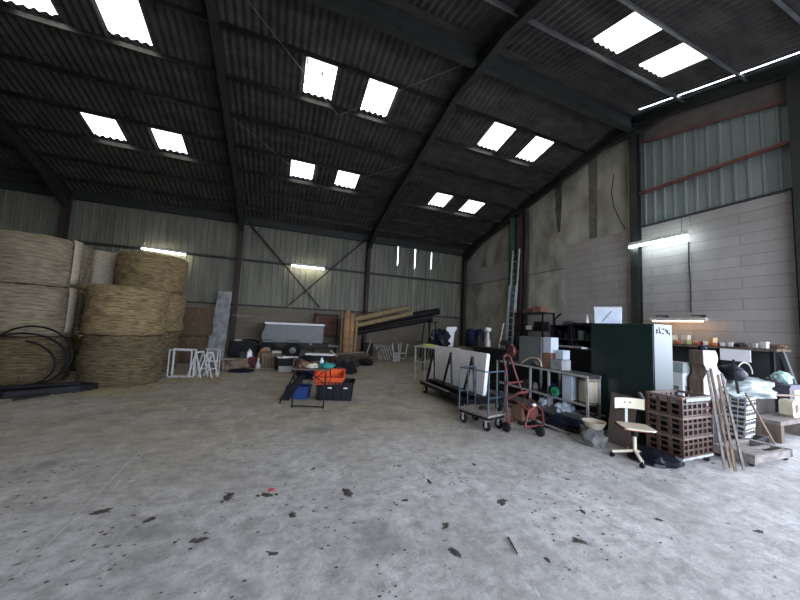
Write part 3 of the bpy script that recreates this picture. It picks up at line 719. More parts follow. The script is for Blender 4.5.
for x, m_, lab in ((7.0, 'navy', 'dark navy barrel on the bench behind the panels, left one'), (7.4, 'blue', 'dark blue barrel on the bench behind the panels, right one')):
    t = thing('plastic_barrel', lab, 'barrel', (x, 10.15, .93), group='barrels on the rear bench')
    MB().lathe([(.15, 0), (.18, .03), (.185, .2), (.19, .32), (.185, .45), (.18, .6), (.13, .66), (0, .67)], n=20).build('barrel_body', 'navy', t, smooth=True)
    MB().cyl((.07, 0, .66), (.07, 0, .69), .035, n=10).build('cap', 'black', t)
t = thing('spray_bottle', 'slim bottle with white top on the rear bench', 'bottle', (7.0, 9.1, .0))
MB().lathe([(.10, 0), (.11, .4), (.1, 1.2), (.06, 1.3), (.05, 1.5)], n=16).build('bottle_body', 'lgrey', t, smooth=True)
MB().lathe([(.05, 1.5), (.12, 1.56), (.12, 1.66), (0, 1.69)], n=16).build('bottle_cap', 'white', t, smooth=True)
solo('dark_coat', MB().blob((0, 0, 0), (.2, .16, 1.4), .2, 2, 8), 'black', 'dark wrapped bundle left of the white-topped bottle', 'bundle', (6.75, 9.25, 0), smooth=True)

# ------------------------------------------------------------------ flat cart with blue tube rails
t = thing('flat_cart', 'flat wooden platform cart with blue grey tube end rails', 'cart', (3.30, 4.42, 0), math.radians(14)); t.scale = (.9, .9, .95)
mb = MB(); mb.bb(-.25, .25, -.36, .36, .235, .275); mb.build('platform', 'wood_g', t, bevel=.006)
MB().bb(-.22, .22, -.34, .34, .19, .235).build('frame', 'blackm', t)
for x, y in ((-.17, -.27), (.17, -.27), (-.17, .27), (.17, .27)):
    MB().lathe([(.02, -.025), (.075, -.025), (.085, -.01), (.085, .01), (.075, .025), (.02, .025)], (x, y, .085), 16, 'X').build('wheel', 'rubber', t, smooth=True); hub(t.children[-1], (x, y, .085), .03, half=.029)
    MB().bb(x - .035, x + .035, y - .02, y + .02, .09, .2).build('wheel_fork', 'lgrey', t)
for y in (-.34, .34):
    mb = MB(); mb.tube([(-.23, y, .27), (-.23, y, .92), (-.2, y, .98), (.2, y, .98), (.23, y, .92), (.23, y, .27)], .013, 8); mb.tube([(0, y, .27), (0, y, .98)], .01, 8)
    mb.tube([(-.23, y, .55), (.23, y, .55)], .009, 6)
    mb.build('end_rail', 'bluesteel', t)
mb = MB(); mb.tube([(-.23, -.34, .98), (-.23, .34, .98)], .011, 8); mb.build('side_rail', 'bluesteel', t)
solo('work_glove', MB().blob((0, 0, 0), (.07, .04, .05), .3, 3, 2), 'black', 'small black rag on the flat cart platform', 'rag', (3.33, 4.42, .263), smooth=True)

# ------------------------------------------------------------------ red trolley
t = thing('red_trolley', 'worn red tubular hand truck with three wheels', 'hand truck', (3.78, 4.0, 0), math.radians(12))
mb = MB()
mb.tube([(-.22, .1, .12), (-.24, .12, .5), (-.13, .2, .85), (-.10, .3, 1.14)], .016, 8); mb.tube([(.2, .1, .12), (.22, .12, .5), (.11, .2, .85), (.09, .3, 1.14)], .016, 8)
mb.tube([(-.10, .3, 1.14), (0, .32, 1.19), (.09, .3, 1.14)], .018, 8)
mb.tube([(-.24, .12, .5), (-.12, -.02, .62), (.1, -.02, .62), (.22, .12, .5)], .02, 8)
mb.tube([(-.22, .1, .15), (.2, .1, .15)], .018, 8); mb.tube([(-.2, .14, .75), (.2, .14, .75)], .014, 8)
mb.build('frame', 'redpaint', t, smooth=True)
mb = MB(); mb.tube([(-.22, -.2, .16), (-.15, -.22, .4), (-.18, -.02, .5)], .018, 8); mb.tube([(.22, -.24, .14), (.16, -.24, .38), (.2, 0, .5)], .018, 8); mb.tube([(-.22, -.2, .16), (.22, -.24, .14)], .016, 8); mb.tube([(-.15, -.22, .4), (0, -.26, .47), (.16, -.24, .38)], .02, 8)
mb.build('front_guard', 'redpaint', t, smooth=True)
MB().bb(-.16, .16, -.12, .1, .2, .42).build('motor_box', 'rust', t, bevel=.03)
MB().lathe([(0, -.03), (.11, -.03), (.13, 0), (.11, .03), (0, .03)], (0, -.18, .36), 16, 'Y').build('pulley', 'redpaint', t, smooth=True)
for x, y in ((-.26, .1), (.26, -.05), (.05, -.28)):
    MB().lathe([(.03, -.03), (.07, -.025), (.08, 0), (.07, .025), (.03, .03)], (x, y, .08), 16, 'X').build('wheel', 'rubber', t, smooth=True); hub(t.children[-1], (x, y, .08), .025, half=.027)
solo('white_tag', MB().blob((0, 0, 0), (.035, .02, .04), .1), 'white', 'small white cap on the red hand truck', 'cap', (3.75, 3.72, .47), smooth=True)
t = thing('old_bicycle', 'dark bicycle-like machine with seat behind the red hand truck', 'machine', (4.6, 5.3, 0), math.radians(80))
mb = MB(); mb.tube([(0, 0, .1), (.02, 0, .8), (-.05, 0, 1.12)], .022, 8); mb.tube([(-.05, 0, 1.12), (.2, 0, 1.1), (.34, 0, .95), (.36, 0, .4)], .02, 8); mb.tube([(0, 0, .3), (.35, 0, .4)], .02, 8); mb.tube([(.0, -.2, .03), (0, .2, .03)], .02, 8); mb.tube([(.36, -.15, .03), (.36, .15, .03)], .02, 8); mb.tube([(.36, 0, .4), (.36, 0, .03)], .02, 8); mb.tube([(0, 0, .1), (0, 0, .03)], .02, 8)
mb.build('frame', 'blackm', t, smooth=True)
MB().blob((.08, 0, 1.28), (.15, .09, .12), .25, 2.5, 1).build('seat', 'black', t, smooth=True)
MB().lathe([(.09, -.03), (.12, -.03), (.13, 0), (.12, .03), (.09, .03)], (-.14, 0, 1.18), 18, 'Y').build('reel', 'redpaint', t, smooth=True)
MB().tube([(-.05 + .1 * math.cos(a), -.05, 1.15 + .16 * math.sin(a)) for a in [x * .4 for x in range(9)]], .012, 6).build('lever', 'lgrey', t)
MB().cyl((-.05, 0, 1.12), (.06, 0, 1.26), .025, n=8).build('seat_post', 'blackm', t)
MB().cyl((-.05, 0, 1.15), (-.14, 0, 1.18), .03, n=8).build('reel_axle', 'blackm', t)

# ------------------------------------------------------------------ rack table with clutter
t = thing('steel_rack', 'long low steel rack table with two shelves, left of the green cabinet', 'rack', (5.03, 4.84, 0))
LEN = 1.15
MB().bb(-.15, .15, -LEN, LEN, .86, .90).build('tabletop', 'dgrey', t)
mb = MB(); mb.bar((-.15, -LEN, .885), (-.15, LEN, .885), .034); mb.bar((.15, -LEN, .885), (.15, LEN, .885), .034); mb.build('top_rail', 'lgrey', t)
for x in (-.14, .14):
    for y in (-LEN + .02, -.34, .12, LEN - .02): MB().bar((x, y, 0), (x, y, .87), .035).build('leg', 'lgrey', t)
MB().bb(-.14, .15, -LEN, LEN, .40, .42).build('shelf', 'dgrey', t); MB().bb(-.17, -.14, -LEN, LEN, .395, .43).build('shelf_rail', 'lgrey', t)
MB().bb(-.14, .15, -LEN, LEN, .14, .17).build('shelf', 'dgrey', t); MB().bb(-.17, -.14, -LEN, LEN, .10, .22).build('shelf_rail', 'grey', t)

def box(label, x0, x1, y0, y1, z0, z1, m, name='storage_box', cat='box', group=None, rz=0, bev=.006, lid=None):
    c = ((x0 + x1) / 2, (y0 + y1) / 2, z0)
    t = thing(name, label, cat, c, rz, group)
    MB().bb((x0 - x1) / 2, (x1 - x0) / 2, (y0 - y1) / 2, (y1 - y0) / 2, 0, z1 - z0).build('box_body', m, t, bevel=bev)
    if lid: MB().bb((x0 - x1) / 2 - .006, (x1 - x0) / 2 + .006, (y0 - y1) / 2 - .006, (y1 - y0) / 2 + .006, (z1 - z0) * .86, z1 - z0 + .004).build('lid', lid, t)
    return t
G1 = 'things on the rack table'
# on top
t = box('grey metal cabinet lying on the rack table, largest box on it', 5.02, 5.24, 4.80, 5.42, .90, 1.49, 'grey', 'metal_cabinet', 'cabinet', G1)
MB().bb(-.12, -.111, -.30, .30, .02, .56).build('door', 'grey', t)
MB().bb(-.125, -.12, -.27, -.25, .25, .33).build('handle', 'dgrey', t)
box('pale blue upright carton to the right of the grey cabinet', 5.04, 5.24, 4.59, 4.78, 1.19, 1.50, 'paleblue', 'card_box', 'box', G1)
box('reddish brown box under the pale blue carton', 5.03, 5.25, 4.59, 4.79, .90, 1.18, 'brownc', 'card_box', 'box', G1)
box('small pale blue box on the grey metal case', 5.06, 5.24, 4.33, 4.50, 1.10, 1.27, 'paleblue', 'card_box', 'box', G1)
t = box('light grey metal case near the right end of the rack table', 5.02, 5.25, 4.32, 4.58, .90, 1.09, 'galv', 'metal_case', 'case', G1)
solo('bent_pipe', MB().tube([(4.98, 5.3, .915), (4.98, 5.2, .99), (4.98, 5.08, 1.05), (4.98, 4.95, 1.07), (4.98, 4.84, 1.06), (4.98, 4.78, 1.0), (4.98, 4.76, .915)], .016, 8), 'ply', 'bent pale pipe arching over the rack table edge', 'pipe', smooth=True)
solo('sand_bag', MB().blob((0, 0, 0), (.09, .13, .13), .2, 2, 3), 'sack', 'small olive bag under the bent pipe', 'bag', (5.06, 4.93, .90), smooth=True)
# middle shelf
t = thing('paint_drum', 'large cream drum lying on the middle shelf beside the green cabinet', 'drum', (5.08, 3.84, .42))
MB().lathe([(0, 0), (.13, 0), (.145, .02), (.14, .1), (.145, .2), (.14, .3), (.145, .4), (.12, .42), (0, .42)], n=20).build('drum_body', 'cream', t, smooth=True)
for z in (.03, .39): MB().tube([(.148 * math.cos(a * PI / 8), .148 * math.sin(a * PI / 8), z) for a in range(16)], .008, 6, closed=True).build('hoop', 'rust', t)
t = box('pale blue panel carton standing on the middle shelf', 4.93, 5.1, 4.04, 4.24, .42, .85, 'paleblue', 'card_box', 'box')
t = thing('cable_reel', 'round reel with green face hanging at the middle shelf edge', 'reel', (4.86, 4.34, .43))
MB().lathe([(0, -.01), (.085, -.01), (.085, .01), (0, .01)], (-.06, -.06, .1), 20, 'X').build('reel_face', 'green', t, smooth=True)
MB().lathe([(0, -.04), (.1, -.04), (.1, .04), (0, .04)], (.0, .0, .105), 20, 'X').build('reel_drum', 'black', t, smooth=True)
MB().cyl((-.07, -.06, .1), (-.085, -.06, .1), .02, n=10).build('hub', 'dgreen', t)
solo('blue_bag', MB().blob((0, 0, 0), (.09, .11, .22), .2, 2.4, 6), 'blue', 'blue bag on the middle shelf behind the green reel', 'bag', (5.04, 4.55, .42), smooth=True)
solo('rag_heap', MB().blob((0, 0, 0), (.14, .2, .16), .3, 2.2, 7), 'dgrey', 'grey rags on the middle shelf, left end', 'rags', (5.05, 5.2, .42), smooth=True)
t = thing('copper_pot', 'small pale pot on the middle shelf near the bicycle-like machine', 'pot', (4.98, 4.92, .42)); MB().lathe([(.04, 0), (.06, .05), (.055, .1), (.035, .12), (.035, .15)], n=14).build('pot_body', 'wood_g', t, smooth=True)
# bottom shelf
for x, y, s_, m_, lab in ((4.98, 4.62, .15, 'paleblue', 'crumpled pale blue bag on the bottom shelf, left one'), (4.98, 4.22, .16, 'paleblue', 'crumpled pale blue bag on the bottom shelf under the reel'), (5.02, 4.42, .09, 'cream', 'small cream bag between the two pale blue bags')):
    solo('crumpled_bag', MB().blob((0, 0, 0), (s_, s_, s_ * 1.25), .3, 3, x * 3 + y), m_, lab, 'bag', (x, y, .17), group='bags on the bottom shelf', smooth=True)
for i in range(4):
    solo('pale_slat', MB().bar((0, 0, 0), (-.02, -.42, .004), .05, .012), 'paleblue' if i % 2 else 'white', 'pale slat on the bottom shelf, %s from the rail' % ('first', 'second', 'third', 'fourth')[i], 'slat', (4.93 + i * .075, 4.13 - .02 * i, .19 + i * .016), .12 * i - .1, group='slats on the bottom shelf')
solo('rusty_bowl', MB().lathe([(.05, 0), (.13, .06), (.15, .1), (.14, .1), (.05, .015), (0, .012)], n=18), 'rust', 'rusty bowl under the cream drum', 'bowl', (5.1, 3.85, .17), smooth=True)

# black pipes and hoses on the floor before the rack
for i, (p, lab) in enumerate((([(4.05, 4.35, .03), (4.3, 4.0, .05), (4.6, 3.7, .04), (4.72, 3.45, .03)], 'dark hose on the floor along the rack, front one'),
    ([(4.15, 4.6, .04), (4.45, 4.2, .12), (4.62, 3.95, .06), (4.75, 3.62, .04)], 'dark hose on the floor along the rack, middle one'),
    ([(4.3, 4.8, .05), (4.55, 4.45, .2), (4.7, 4.1, .1), (4.8, 3.75, .05)], 'dark hose on the floor along the rack, rear one'))):
    solo('dark_hose', MB().tube(p, .03, 8), 'black', lab, 'hose', group='hoses before the rack', smooth=True)
solo('grey_lath', MB().bar((4.1, 4.12, .14), (4.45, 3.68, .02), .035, .02), 'wood_g', 'short grey lath leaning on the hoses', 'lath')
solo('tarp_heap', MB().blob((0, 0, 0), (.34, .14, .18), .3, 2.5, 11), 'navy', 'dark blue crumpled tarpaulin under the rack', 'tarpaulin', (4.66, 3.98, 0), math.radians(-60), smooth=True)
for i, (x, y) in enumerate(((4.02, 4.28), (4.12, 4.5))):
    t = thing('dark_castor', ('loose dark castor right of the red hand truck', 'second loose castor behind the first')[i], 'castor', (x, y, 0), .5 * i, 'loose castors')
    MB().lathe([(.02, -.02), (.06, -.02), (.06, .02), (.02, .02)], (0, 0, .06), 14, 'Y').build('wheel', 'rubber', t, smooth=True); MB().bb(-.03, .03, -.03, .03, .1, .14).build('plate', 'rust', t)
    MB().bb(-.015, .015, -.028, -.022, .06, .11).build('fork', 'rust', t)
# rubble sack and bucket
t = thing('rubble_sack', 'slumped grey sack on the floor before the green cabinet', 'sack', (4.42, 3.28, 0))
MB().blob((0, 0, 0), (.18, .17, .27), .2, 2.3, 4).build('sack_body', 'sack', t, smooth=True)
t = thing('cut_container', 'pale cut-down container on top of the grey sack', 'container', (4.44, 3.27, .235))
MB().lathe([(.10, 0), (.15, .08), (.16, .1), (.15, .1), (.10, .01), (0, .01)], n=16).build('container_body', 'cream', t, smooth=True)

# ------------------------------------------------------------------ ladder
t = thing('extension_ladder', 'tall aluminium extension ladder leaning by the green pipe', 'ladder', (9.4, 10.85, 0))
for sec, (zt, off) in enumerate(((3.6, 0), (5.25, .06))):
    z0 = 0 if sec == 0 else 1.4
    for s in (-.2, .2):
        MB().bar((off + .38 * z0 / 5.8, s, z0), (off + .38 * zt / 5.8, s, zt), .028, .07).build('stile', 'alu', t)
    for k in range(int((zt - z0) / .28)):
        z = z0 + .2 + k * .28; MB().cyl((off + .38 * z / 5.8, -.2, z), (off + .38 * z / 5.8, .2, z), .015, n=8).build('rung', 'alu', t)
t = thing('step_stabiliser', 'splayed lower ladder section standing against the extension ladder', 'ladder', (9.1, 10.95, 0))
for s in (-.3, .3): MB().bar((0, s, 0), (.28, s * .5, 1.9), .03, .05).build('stile', 'alu', t)
for k in range(5): MB().cyl((.05 + .045 * k, -.28 + .028 * k, .3 + k * .3), (.05 + .045 * k, .28 - .028 * k, .3 + k * .3), .013, n=8).build('rung', 'alu', t)

# ------------------------------------------------------------------ dark shelves along the gable
t = thing('storage_shelf', 'open black shelf unit right of the ladder', 'shelf', (9.55, 9.55, 0))
for x in (-.28, .28):
    for y in (-.72, .72): MB().bar((x, y, 0), (x, y, 2.36), .05).build('leg', 'blackm', t)
for z in (.35, 1.0, 1.62, 2.3): MB().bb(-.3, .3, -.75, .75, z, z + .045).build('shelf_board', 'blackm', t)
G2 = 'things on the open black shelf'
box('flat reddish brown carton on top of the black shelf, right one', 9.35, 9.75, 9.0, 9.45, 2.35, 2.58, 'brownc', 'card_box', 'box', G2)
box('flat pale brown carton on top of the black shelf, left one', 9.35, 9.75, 9.55, 9.95, 2.35, 2.52, 'rust', 'card_box', 'box', G2)
box('white small box on the upper shelf board', 9.35, 9.6, 9.45, 9.75, 1.67, 1.83, 'board', 'card_box', 'box', G2)
box('black toolbox at the right of the upper shelf board', 9.3, 9.7, 8.92, 9.3, 1.67, 2.0, 'black', 'tool_box', 'toolbox', G2)
solo('cloth_heap', MB().blob((0, 0, 0), (.2, .3, .32), .3, 2.2, 9), 'dgrey', 'grey cloth heap on the middle shelf board', 'cloth', (9.52, 9.5, 1.05), group=G2, smooth=True)
solo('cloth_heap', MB().blob((0, 0, 0), (.2, .5, .45), .3, 2.2, 12), 'blackbag', 'black bag on the lower shelf board', 'bag', (9.52, 9.5, .40), group=G2, smooth=True)
for i, (y0, y1, zt, lab) in enumerate(((7.05, 7.75, 1.86, 'open dark metal cupboard next to the black shelf'), (6.3, 7.0, 1.88, 'open dark metal cupboard behind the white carton'))):
    t = thing('open_cupboard', lab, 'cupboard', (8.75, (y0 + y1) / 2, 0), group='dark cupboards')
    hw = (y1 - y0) / 2
    mb = MB(); mb.bb(-.28, .28, -hw, -hw + .03, 0, zt); mb.bb(-.28, .28, hw - .03, hw, 0, zt); mb.bb(.25, .28, -hw, hw, 0, zt); mb.bb(-.28, .28, -hw, hw, zt - .03, zt); mb.bb(-.28, .28, -hw, hw, 0, .06); mb.build('carcass', 'blackm', t)
    for z in (.5, .95, 1.4): MB().bb(-.26, .25, -hw + .03, hw - .03, z, z + .02).build('shelf', 'dgrey', t)
    for k, (yy, z, w_, h_, m_) in enumerate(((-.18, 1.42, .2, .2, 'dgrey'), (.12, 1.42, .12, .28, 'grey' if i else 'black'), (-.1, .97, .3, .2, 'black'), (.2, .97, .1, .3, 'dgrey'), (0, .52, .4, .25, 'black'))):
        wz = z
        pos = (8.7, (y0 + y1) / 2 + yy, wz)
        box('%s box on the %s shelf of the %s dark cupboard, %s side' % (('dark', 'tall', 'black', 'narrow', 'wide')[k], ('upper', 'upper', 'middle', 'middle', 'lower')[k], ('left', 'right')[i], 'right' if yy < 0 else 'left'), pos[0] - .1, pos[0] + .12, pos[1] - w_ / 2, pos[1] + w_ / 2, z, z + h_, m_, 'storage_box', 'box', 'boxes in the dark cupboards')
solo('grey_hood', MB().blob((0, 0, 0), (.22, .2, .14), .15, 2, 6), 'dgrey', 'grey rounded hood on top of the left dark cupboard', 'hood', (8.7, 7.2, 1.86), smooth=True)
solo('bent_rod', MB().tube([(8.6, 7.7, 1.86), (8.6, 7.68, 2.05), (8.6, 7.5, 2.18), (8.6, 7.44, 2.22)], .03, 8), 'black', 'black bent rod rising from the left dark cupboard', 'rod', smooth=True)
solo('flat_tray', MB().bb(-.2, .2, -.35, .3, 0, .05), 'black', 'black flat tray on top of the right dark cupboard', 'tray', (8.7, 6.65, 1.88), bevel=.01)
solo('bottle_silver', MB().lathe([(.05, 0), (.055, .12), (.03, .18), (.02, .25), (0, .25)], n=12), 'alu', 'small silver flask on the tray of the right dark cupboard', 'flask', (8.62, 6.55, 1.93), smooth=True)
t = thing('low_machine', 'low machine with pale edge, blackened to fill the dark before the cupboards', 'machine', (6.6, 5.55, 0))
mb = MB(); mb.bb(-.35, .35, -1.35, .8, .1, 1.27); mb.build('machine_body', 'black', t, bevel=.03)  # body blackened and lengthened to fill the dark behind the rack
MB().bb(-.38, -.2, -.7, -.1, 1.27, 1.31).build('machine_top', 'galv', t, bevel=.01)
for y in (-.5, .5): MB().bb(-.3, .3, y - .06, y + .06, 0, .1).build('foot', 'black', t)

box('long black chest added to fill the dark behind the rack table', 5.42, 5.9, 4.0, 6.3, 0, .84, 'black', 'black_fill_chest', 'chest', None, 0, .02)  # this chest and the case below are added as dark fill
box('tall black case added to fill the dark behind the grey cabinet', 5.5, 6.0, 6.4, 7.6, 0, 1.1, 'black', 'black_fill_case', 'case', None, 0, .02)
# ------------------------------------------------------------------ green cabinet
t = thing('metal_cabinet', 'tall dark green metal cabinet with a pale box on top', 'cabinet', (5.3, 3.44, 0))
mb = MB(); mb.bb(0, .45, -.5, .5, .03, 1.8); mb.build('cabinet_body', 'cab', t, bevel=.006)
for y0, y1 in ((-.49, -.004), (.004, .49)):
    d = MB().bb(-.016, .0, y0, y1, .06, 1.78).build('door', 'cab', t, bevel=.003)
    yy = -.05 if y0 < 0 else .05
    MB().bb(-.03, -.016, yy - .01, yy + .01, .88, 1.0).build('handle', 'cab', d)
for x, y in ((.04, -.46), (.41, -.46), (.04, .46), (.41, .46)): MB().bb(x - .03, x + .03, y - .03, y + .03, 0, .03).build('foot', 'black', t)
for i, (x, z, w_, h_) in enumerate(((.07, 1.69, .03, .07), (.13, 1.71, .02, .09), (.15, 1.67, .03, .03), (.23, 1.73, .05, .02), (.22, 1.66, .04, .02), (.29, 1.71, .03, .03), (.33, 1.69, .04, .06), (.38, 1.66, .025, .04))):
    MB().bb(x - w_ / 2, x + w_ / 2, -.503, -.499, z - h_ / 2, z + h_ / 2).build('sticker', 'navy', t)
t = thing('foam_box', 'white and grey crumpled carton on top of the green cabinet', 'box', (5.50, 3.78, 1.8), math.radians(35))
MB().bb(-.16, .16, -.2, .2, 0, .28).build('box_body', 'paleblue', t, bevel=.01)
MB().bar((-.162, .08, .03), (-.162, -.06, .22), .012).build('crease', 'grey', t)
MB().bb(-.165, .165, -.205, .205, .25, .29).build('lid', 'white', t)
# leaning hardboard sheet
mb = MB(); mb.prism([(0, -.18, 0), (0, .20, 0), (.12, .20, .72), (.12, -.16, .72)], (.012, 0, 0))
solo('hardboard_sheet', mb, mat('brown_hardboard', (.15, .115, .10), .85), 'dull brown board leaning behind the cream chair', 'board', (4.78, 3.12, 0))

# ------------------------------------------------------------------ cream swivel chair
t = thing('swivel_chair', 'cream plywood swivel chair with four-armed base', 'chair', (4.45, 2.72, 0), math.radians(0)); t.scale = (.93, .93, .95)
def rounded(cx, cy, w, d, n=6, r=.07):
    pts = []
    for sx, sy, a0 in ((1, 1, 0), (-1, 1, 90), (-1, -1, 180), (1, -1, 270)):
        for k in range(n + 1):
            a = math.radians(a0 + 90 * k / n); pts.append((cx + sx * (w / 2 - r) + r * math.cos(a), cy + sy * (d / 2 - r) + r * math.sin(a)))
    return pts
rot = Matrix.Rotation(math.radians(-38), 4, 'Z')
mb = MB(); mb.prism([(x, y, .435) for x, y in rounded(.01, 0, .40, .36)], (0, 0, .02)); mb.xf(rot); seat_ = mb.build('seat', 'ply', t, bevel=.006)
mb = MB(); mb.prism([(x, y, .424) for x, y in rounded(-.03, 0, .3, .36)], (0, 0, .011)); mb.tube([(-.17, -.17, .44), (-.2, -.1, .45), (-.205, .1, .45), (-.17, .17, .44)], .016, 8); mb.xf(rot); mb.build('seat_pad', mat('red_brown_pad', (.16, .035, .03), .7), seat_)
rb = Matrix.Rotation(math.radians(-28), 4, 'Z')
mb = MB(); bp = []
for k in range(13):
    u = -.2 + .4 * k / 12; bp.append((u, .06 * (u / .2) ** 2 * -1 + .16))
for (u0, v0), (u1, v1) in zip(bp, bp[1:]):
    z0, z1 = .655, .80
    mb.prism([(u0, v0, z0), (u1, v1, z0), (u1, v1 + .012, z0), (u0, v0 + .012, z0)], (0, 0, z1 - z0))
mb.xf(rb); back_ = mb.build('backrest', 'ply', t)
mb = MB()
for u in (-.035, .035): MB().cyl((u, .165, .74), (u, .138, .74), .008, n=8).xf(rb).build('bolt', 'rust', back_)
mb = MB(); mb.bar((0, .19, .40), (0, .178, .77), .035, .012); mb.bar((0, 0, .405), (0, .2, .405), .04, .015); mb.xf(rb); mb.build('back_support', 'lgrey', t)
MB().cyl((0, 0, .13), (0, 0, .42), .022, n=12).build('column', 'ply', t)
MB().cyl((0, 0, .32), (0, 0, .425), .04, n=12).build('seat_mount', 'black', t)
for k in range(4):
    a = math.radians(48 + 90 * k); c, s = math.cos(a), math.sin(a)
    MB().bar((0, 0, .13), (.27 * c, .27 * s, .075), .034, .03).build('leg', 'ply', t)
    MB().lathe([(.0, -.018), (.03, -.018), (.03, .018), (0, .018)], (.27 * c, .27 * s, .03), 14, 'X').build('castor', 'black', t, smooth=True)
    MB().cyl((.27 * c, .27 * s, .04), (.27 * c, .27 * s, .08), .01, n=8).build('castor_stem', 'black', t)
# black bags beside the chair
solo('bin_bag', MB().blob((0, 0, 0), (.20, .26, .16), .25, 2.4, 13), 'blackbag', 'black bin bag lying on the floor between chair and brown crates', 'bag', (4.62, 2.62, 0), math.radians(20), smooth=True)
solo('bin_bag', MB().blob((0, 0, 0), (.13, .16, .78), .12, 2, 14), 'black', 'tall black bag standing behind the chair', 'bag', (4.98, 3.0, 0), smooth=True)

# ------------------------------------------------------------------ brown vented crates on a dolly
t = thing('crate_dolly', 'grey wheeled dolly under the brown crates', 'dolly', (5.13, 2.57, 0))
mb = MB(); mb.bb(-.34, .34, -.2, .2, .085, .115); mb.build('dolly_frame', 'galv', t)
for x, y in ((-.28, -.15), (.28, -.15), (-.28, .15), (.28, .15)):
    MB().lathe([(0, -.02), (.038, -.02), (.042, 0), (.038, .02), (0, .02)], (x, y, .042), 14, 'X').build('wheel', 'dgrey', t, smooth=True)
    MB().bb(x - .03, x + .03, y - .018, y + .018, .055, .09).build('fork', 'lgrey', t)
def vented_crate(loc, label):
    t = thing('vented_crate', label, 'crate', loc, 0, 'brown vented crates')
    w, d, h, th = .33, .19, .245, .018
    mb = MB(); mb.bb(-w, w, -d, d, 0, .02)
    for s in (-1, 1):
        for k in range(7): x = -w + th / 2 + (2 * w - th) * k / 6; mb.bb(x - .016, x + .016, s * d - th / 2, s * d + th / 2, 0, h)
        for k in range(4): y = -d + (2 * d) * k / 3; mb.bb(s * w - th / 2, s * w + th / 2, y - .02, y + .02, 0, h)
        for z in (.0, .075, .15): mb.bb(-w, w, s * d - th * .6, s * d + th * .6, z, z + .022); mb.bb(s * w - th * .6, s * w + th * .6, -d, d, z, z + .022)
        mb.bb(-w + .02, w - .02, s * (d - .012) - .003, s * (d - .012) + .003, 0, h - .02) if False else None
    wall_ = mb.build('crate_wall', 'brownp', t)
    mb = MB()
    for s in (-1, 1):
        mb.bb(-w - .012, w + .012, s * d - .018, s * d + .018, h - .03, h + .0); mb.bb(s * w - .018, s * w + .018, -d, d, h - .03, h + .0)
    mb.build('rim', 'brownp2', wall_)
    mb = MB(); mb.bb(-w + .05, w - .05, -d + .05, d - .05, .021, h - .09); mb.build('crate_content', 'black', t)
    return t
c0 = vented_crate((5.13, 2.57, .117), 'brown vented plastic crate lowest of the stack on the dolly')
dup(c0, (5.13, 2.57, .365), 0, 'brown vented plastic crate in the middle of the stack on the dolly')
dup(c0, (5.13, 2.57, .613), 0, 'brown vented plastic crate topmost of the stack on the dolly')
solo('rim_highlight_strip', MB().bb(-.27, .27, -.006, .002, 0, .04), 'film', 'pale strip painted as the highlight along the rim of the top brown crate', 'strip', (5.13, 2.355, .805))  # bright line of the top rim laid on as a pale strip

# ------------------------------------------------------------------ wooden stakes
stk = [((5.27, 2.18, 0), (5.55, 2.44, 1.17), 'wood_g', 'leftmost wooden stake of the leaning bundle'), ((5.33, 2.11, 0), (5.62, 2.36, 1.12), 'wood', 'second stake from the left of the leaning bundle'),
       ((5.42, 2.19, 0), (5.67, 2.46, 1.19), 'wood', 'third stake from the left of the leaning bundle'), ((5.50, 2.10, 0), (5.76, 2.38, 1.13), 'wood_g', 'rightmost wooden stake of the leaning bundle')]
for p0, p1, m_, lab in stk:
    p0, p1 = Vector(p0), Vector(p1); o = MB().bar((0, 0, 0), p1 - p0, .024, .022).build('wooden_stake', m_); o.location = p0 + Vector((0, 0, .012)); tag(o, lab, 'stake', 'wooden stakes leaning by the crates')
box('black bin standing behind the wooden stakes', 5.7, 6.05, 2.5, 2.85, 0, .55, 'black', 'black_bin', 'bin', None, 0, .03)

# ------------------------------------------------------------------ shaped timber board, white carton
mb = MB(); mb.prism([(-.02, 0, 0), (.5, 0, 0), (.62, 0, .7), (.66, 0, .93), (.55, 0, 1.03), (.42, 0, 1.10), (.38, 0, 1.18), (.43, 0, 1.27), (.41, 0, 1.36), (.36, 0, 1.42), (.0, 0, 1.42), (.0, 0, 1.2), (.07, 0, 1.12), (.07, 0, 1.04), (-.02, 0, .95)], (0, .19, 0))
sbp = [(-.02, .002), (.5, .002), (.62, .7), (.66, .93), (.55, 1.03), (.42, 1.10), (.38, 1.18), (.43, 1.27), (.41, 1.36), (.36, 1.42), (.0, 1.42), (.0, 1.2), (.07, 1.12), (.07, 1.04), (-.02, .95)]
t = thing('shaped_board', 'thick cut-out board with a waisted top and pale front behind the crates', 'board', (6.55, 2.93, 0))
mb.build('core', 'wood_d', t, bevel=.01)
MB().prism([(x, -.008, z) for x, z in sbp], (0, .008, 0)).build('front_face', mat('pinkish_white_board', (.50, .46, .46), .7), t)
t = box('white carton with a grey picture behind the brown crates', 6.45, 6.8, 3.16, 3.52, 0, 1.18, 'white', 'white_carton', 'box', None, 0, .01, 'film')
MB().bb(-.178, -.1751, -.12, .12, .72, .79).build('printed_picture', 'grey', t)
MB().bb(-.12, .12, -.183, -.1801, .72, .80).build('printed_picture', 'grey', t)
solo('dark_lamp_head', MB().blob((0, 0, 0), (.07, .06, .08), .1, 2, 3), 'navy', 'small dark blue cap on top of the cut-out board', 'cap', (6.75, 3.02, 1.42), smooth=True)

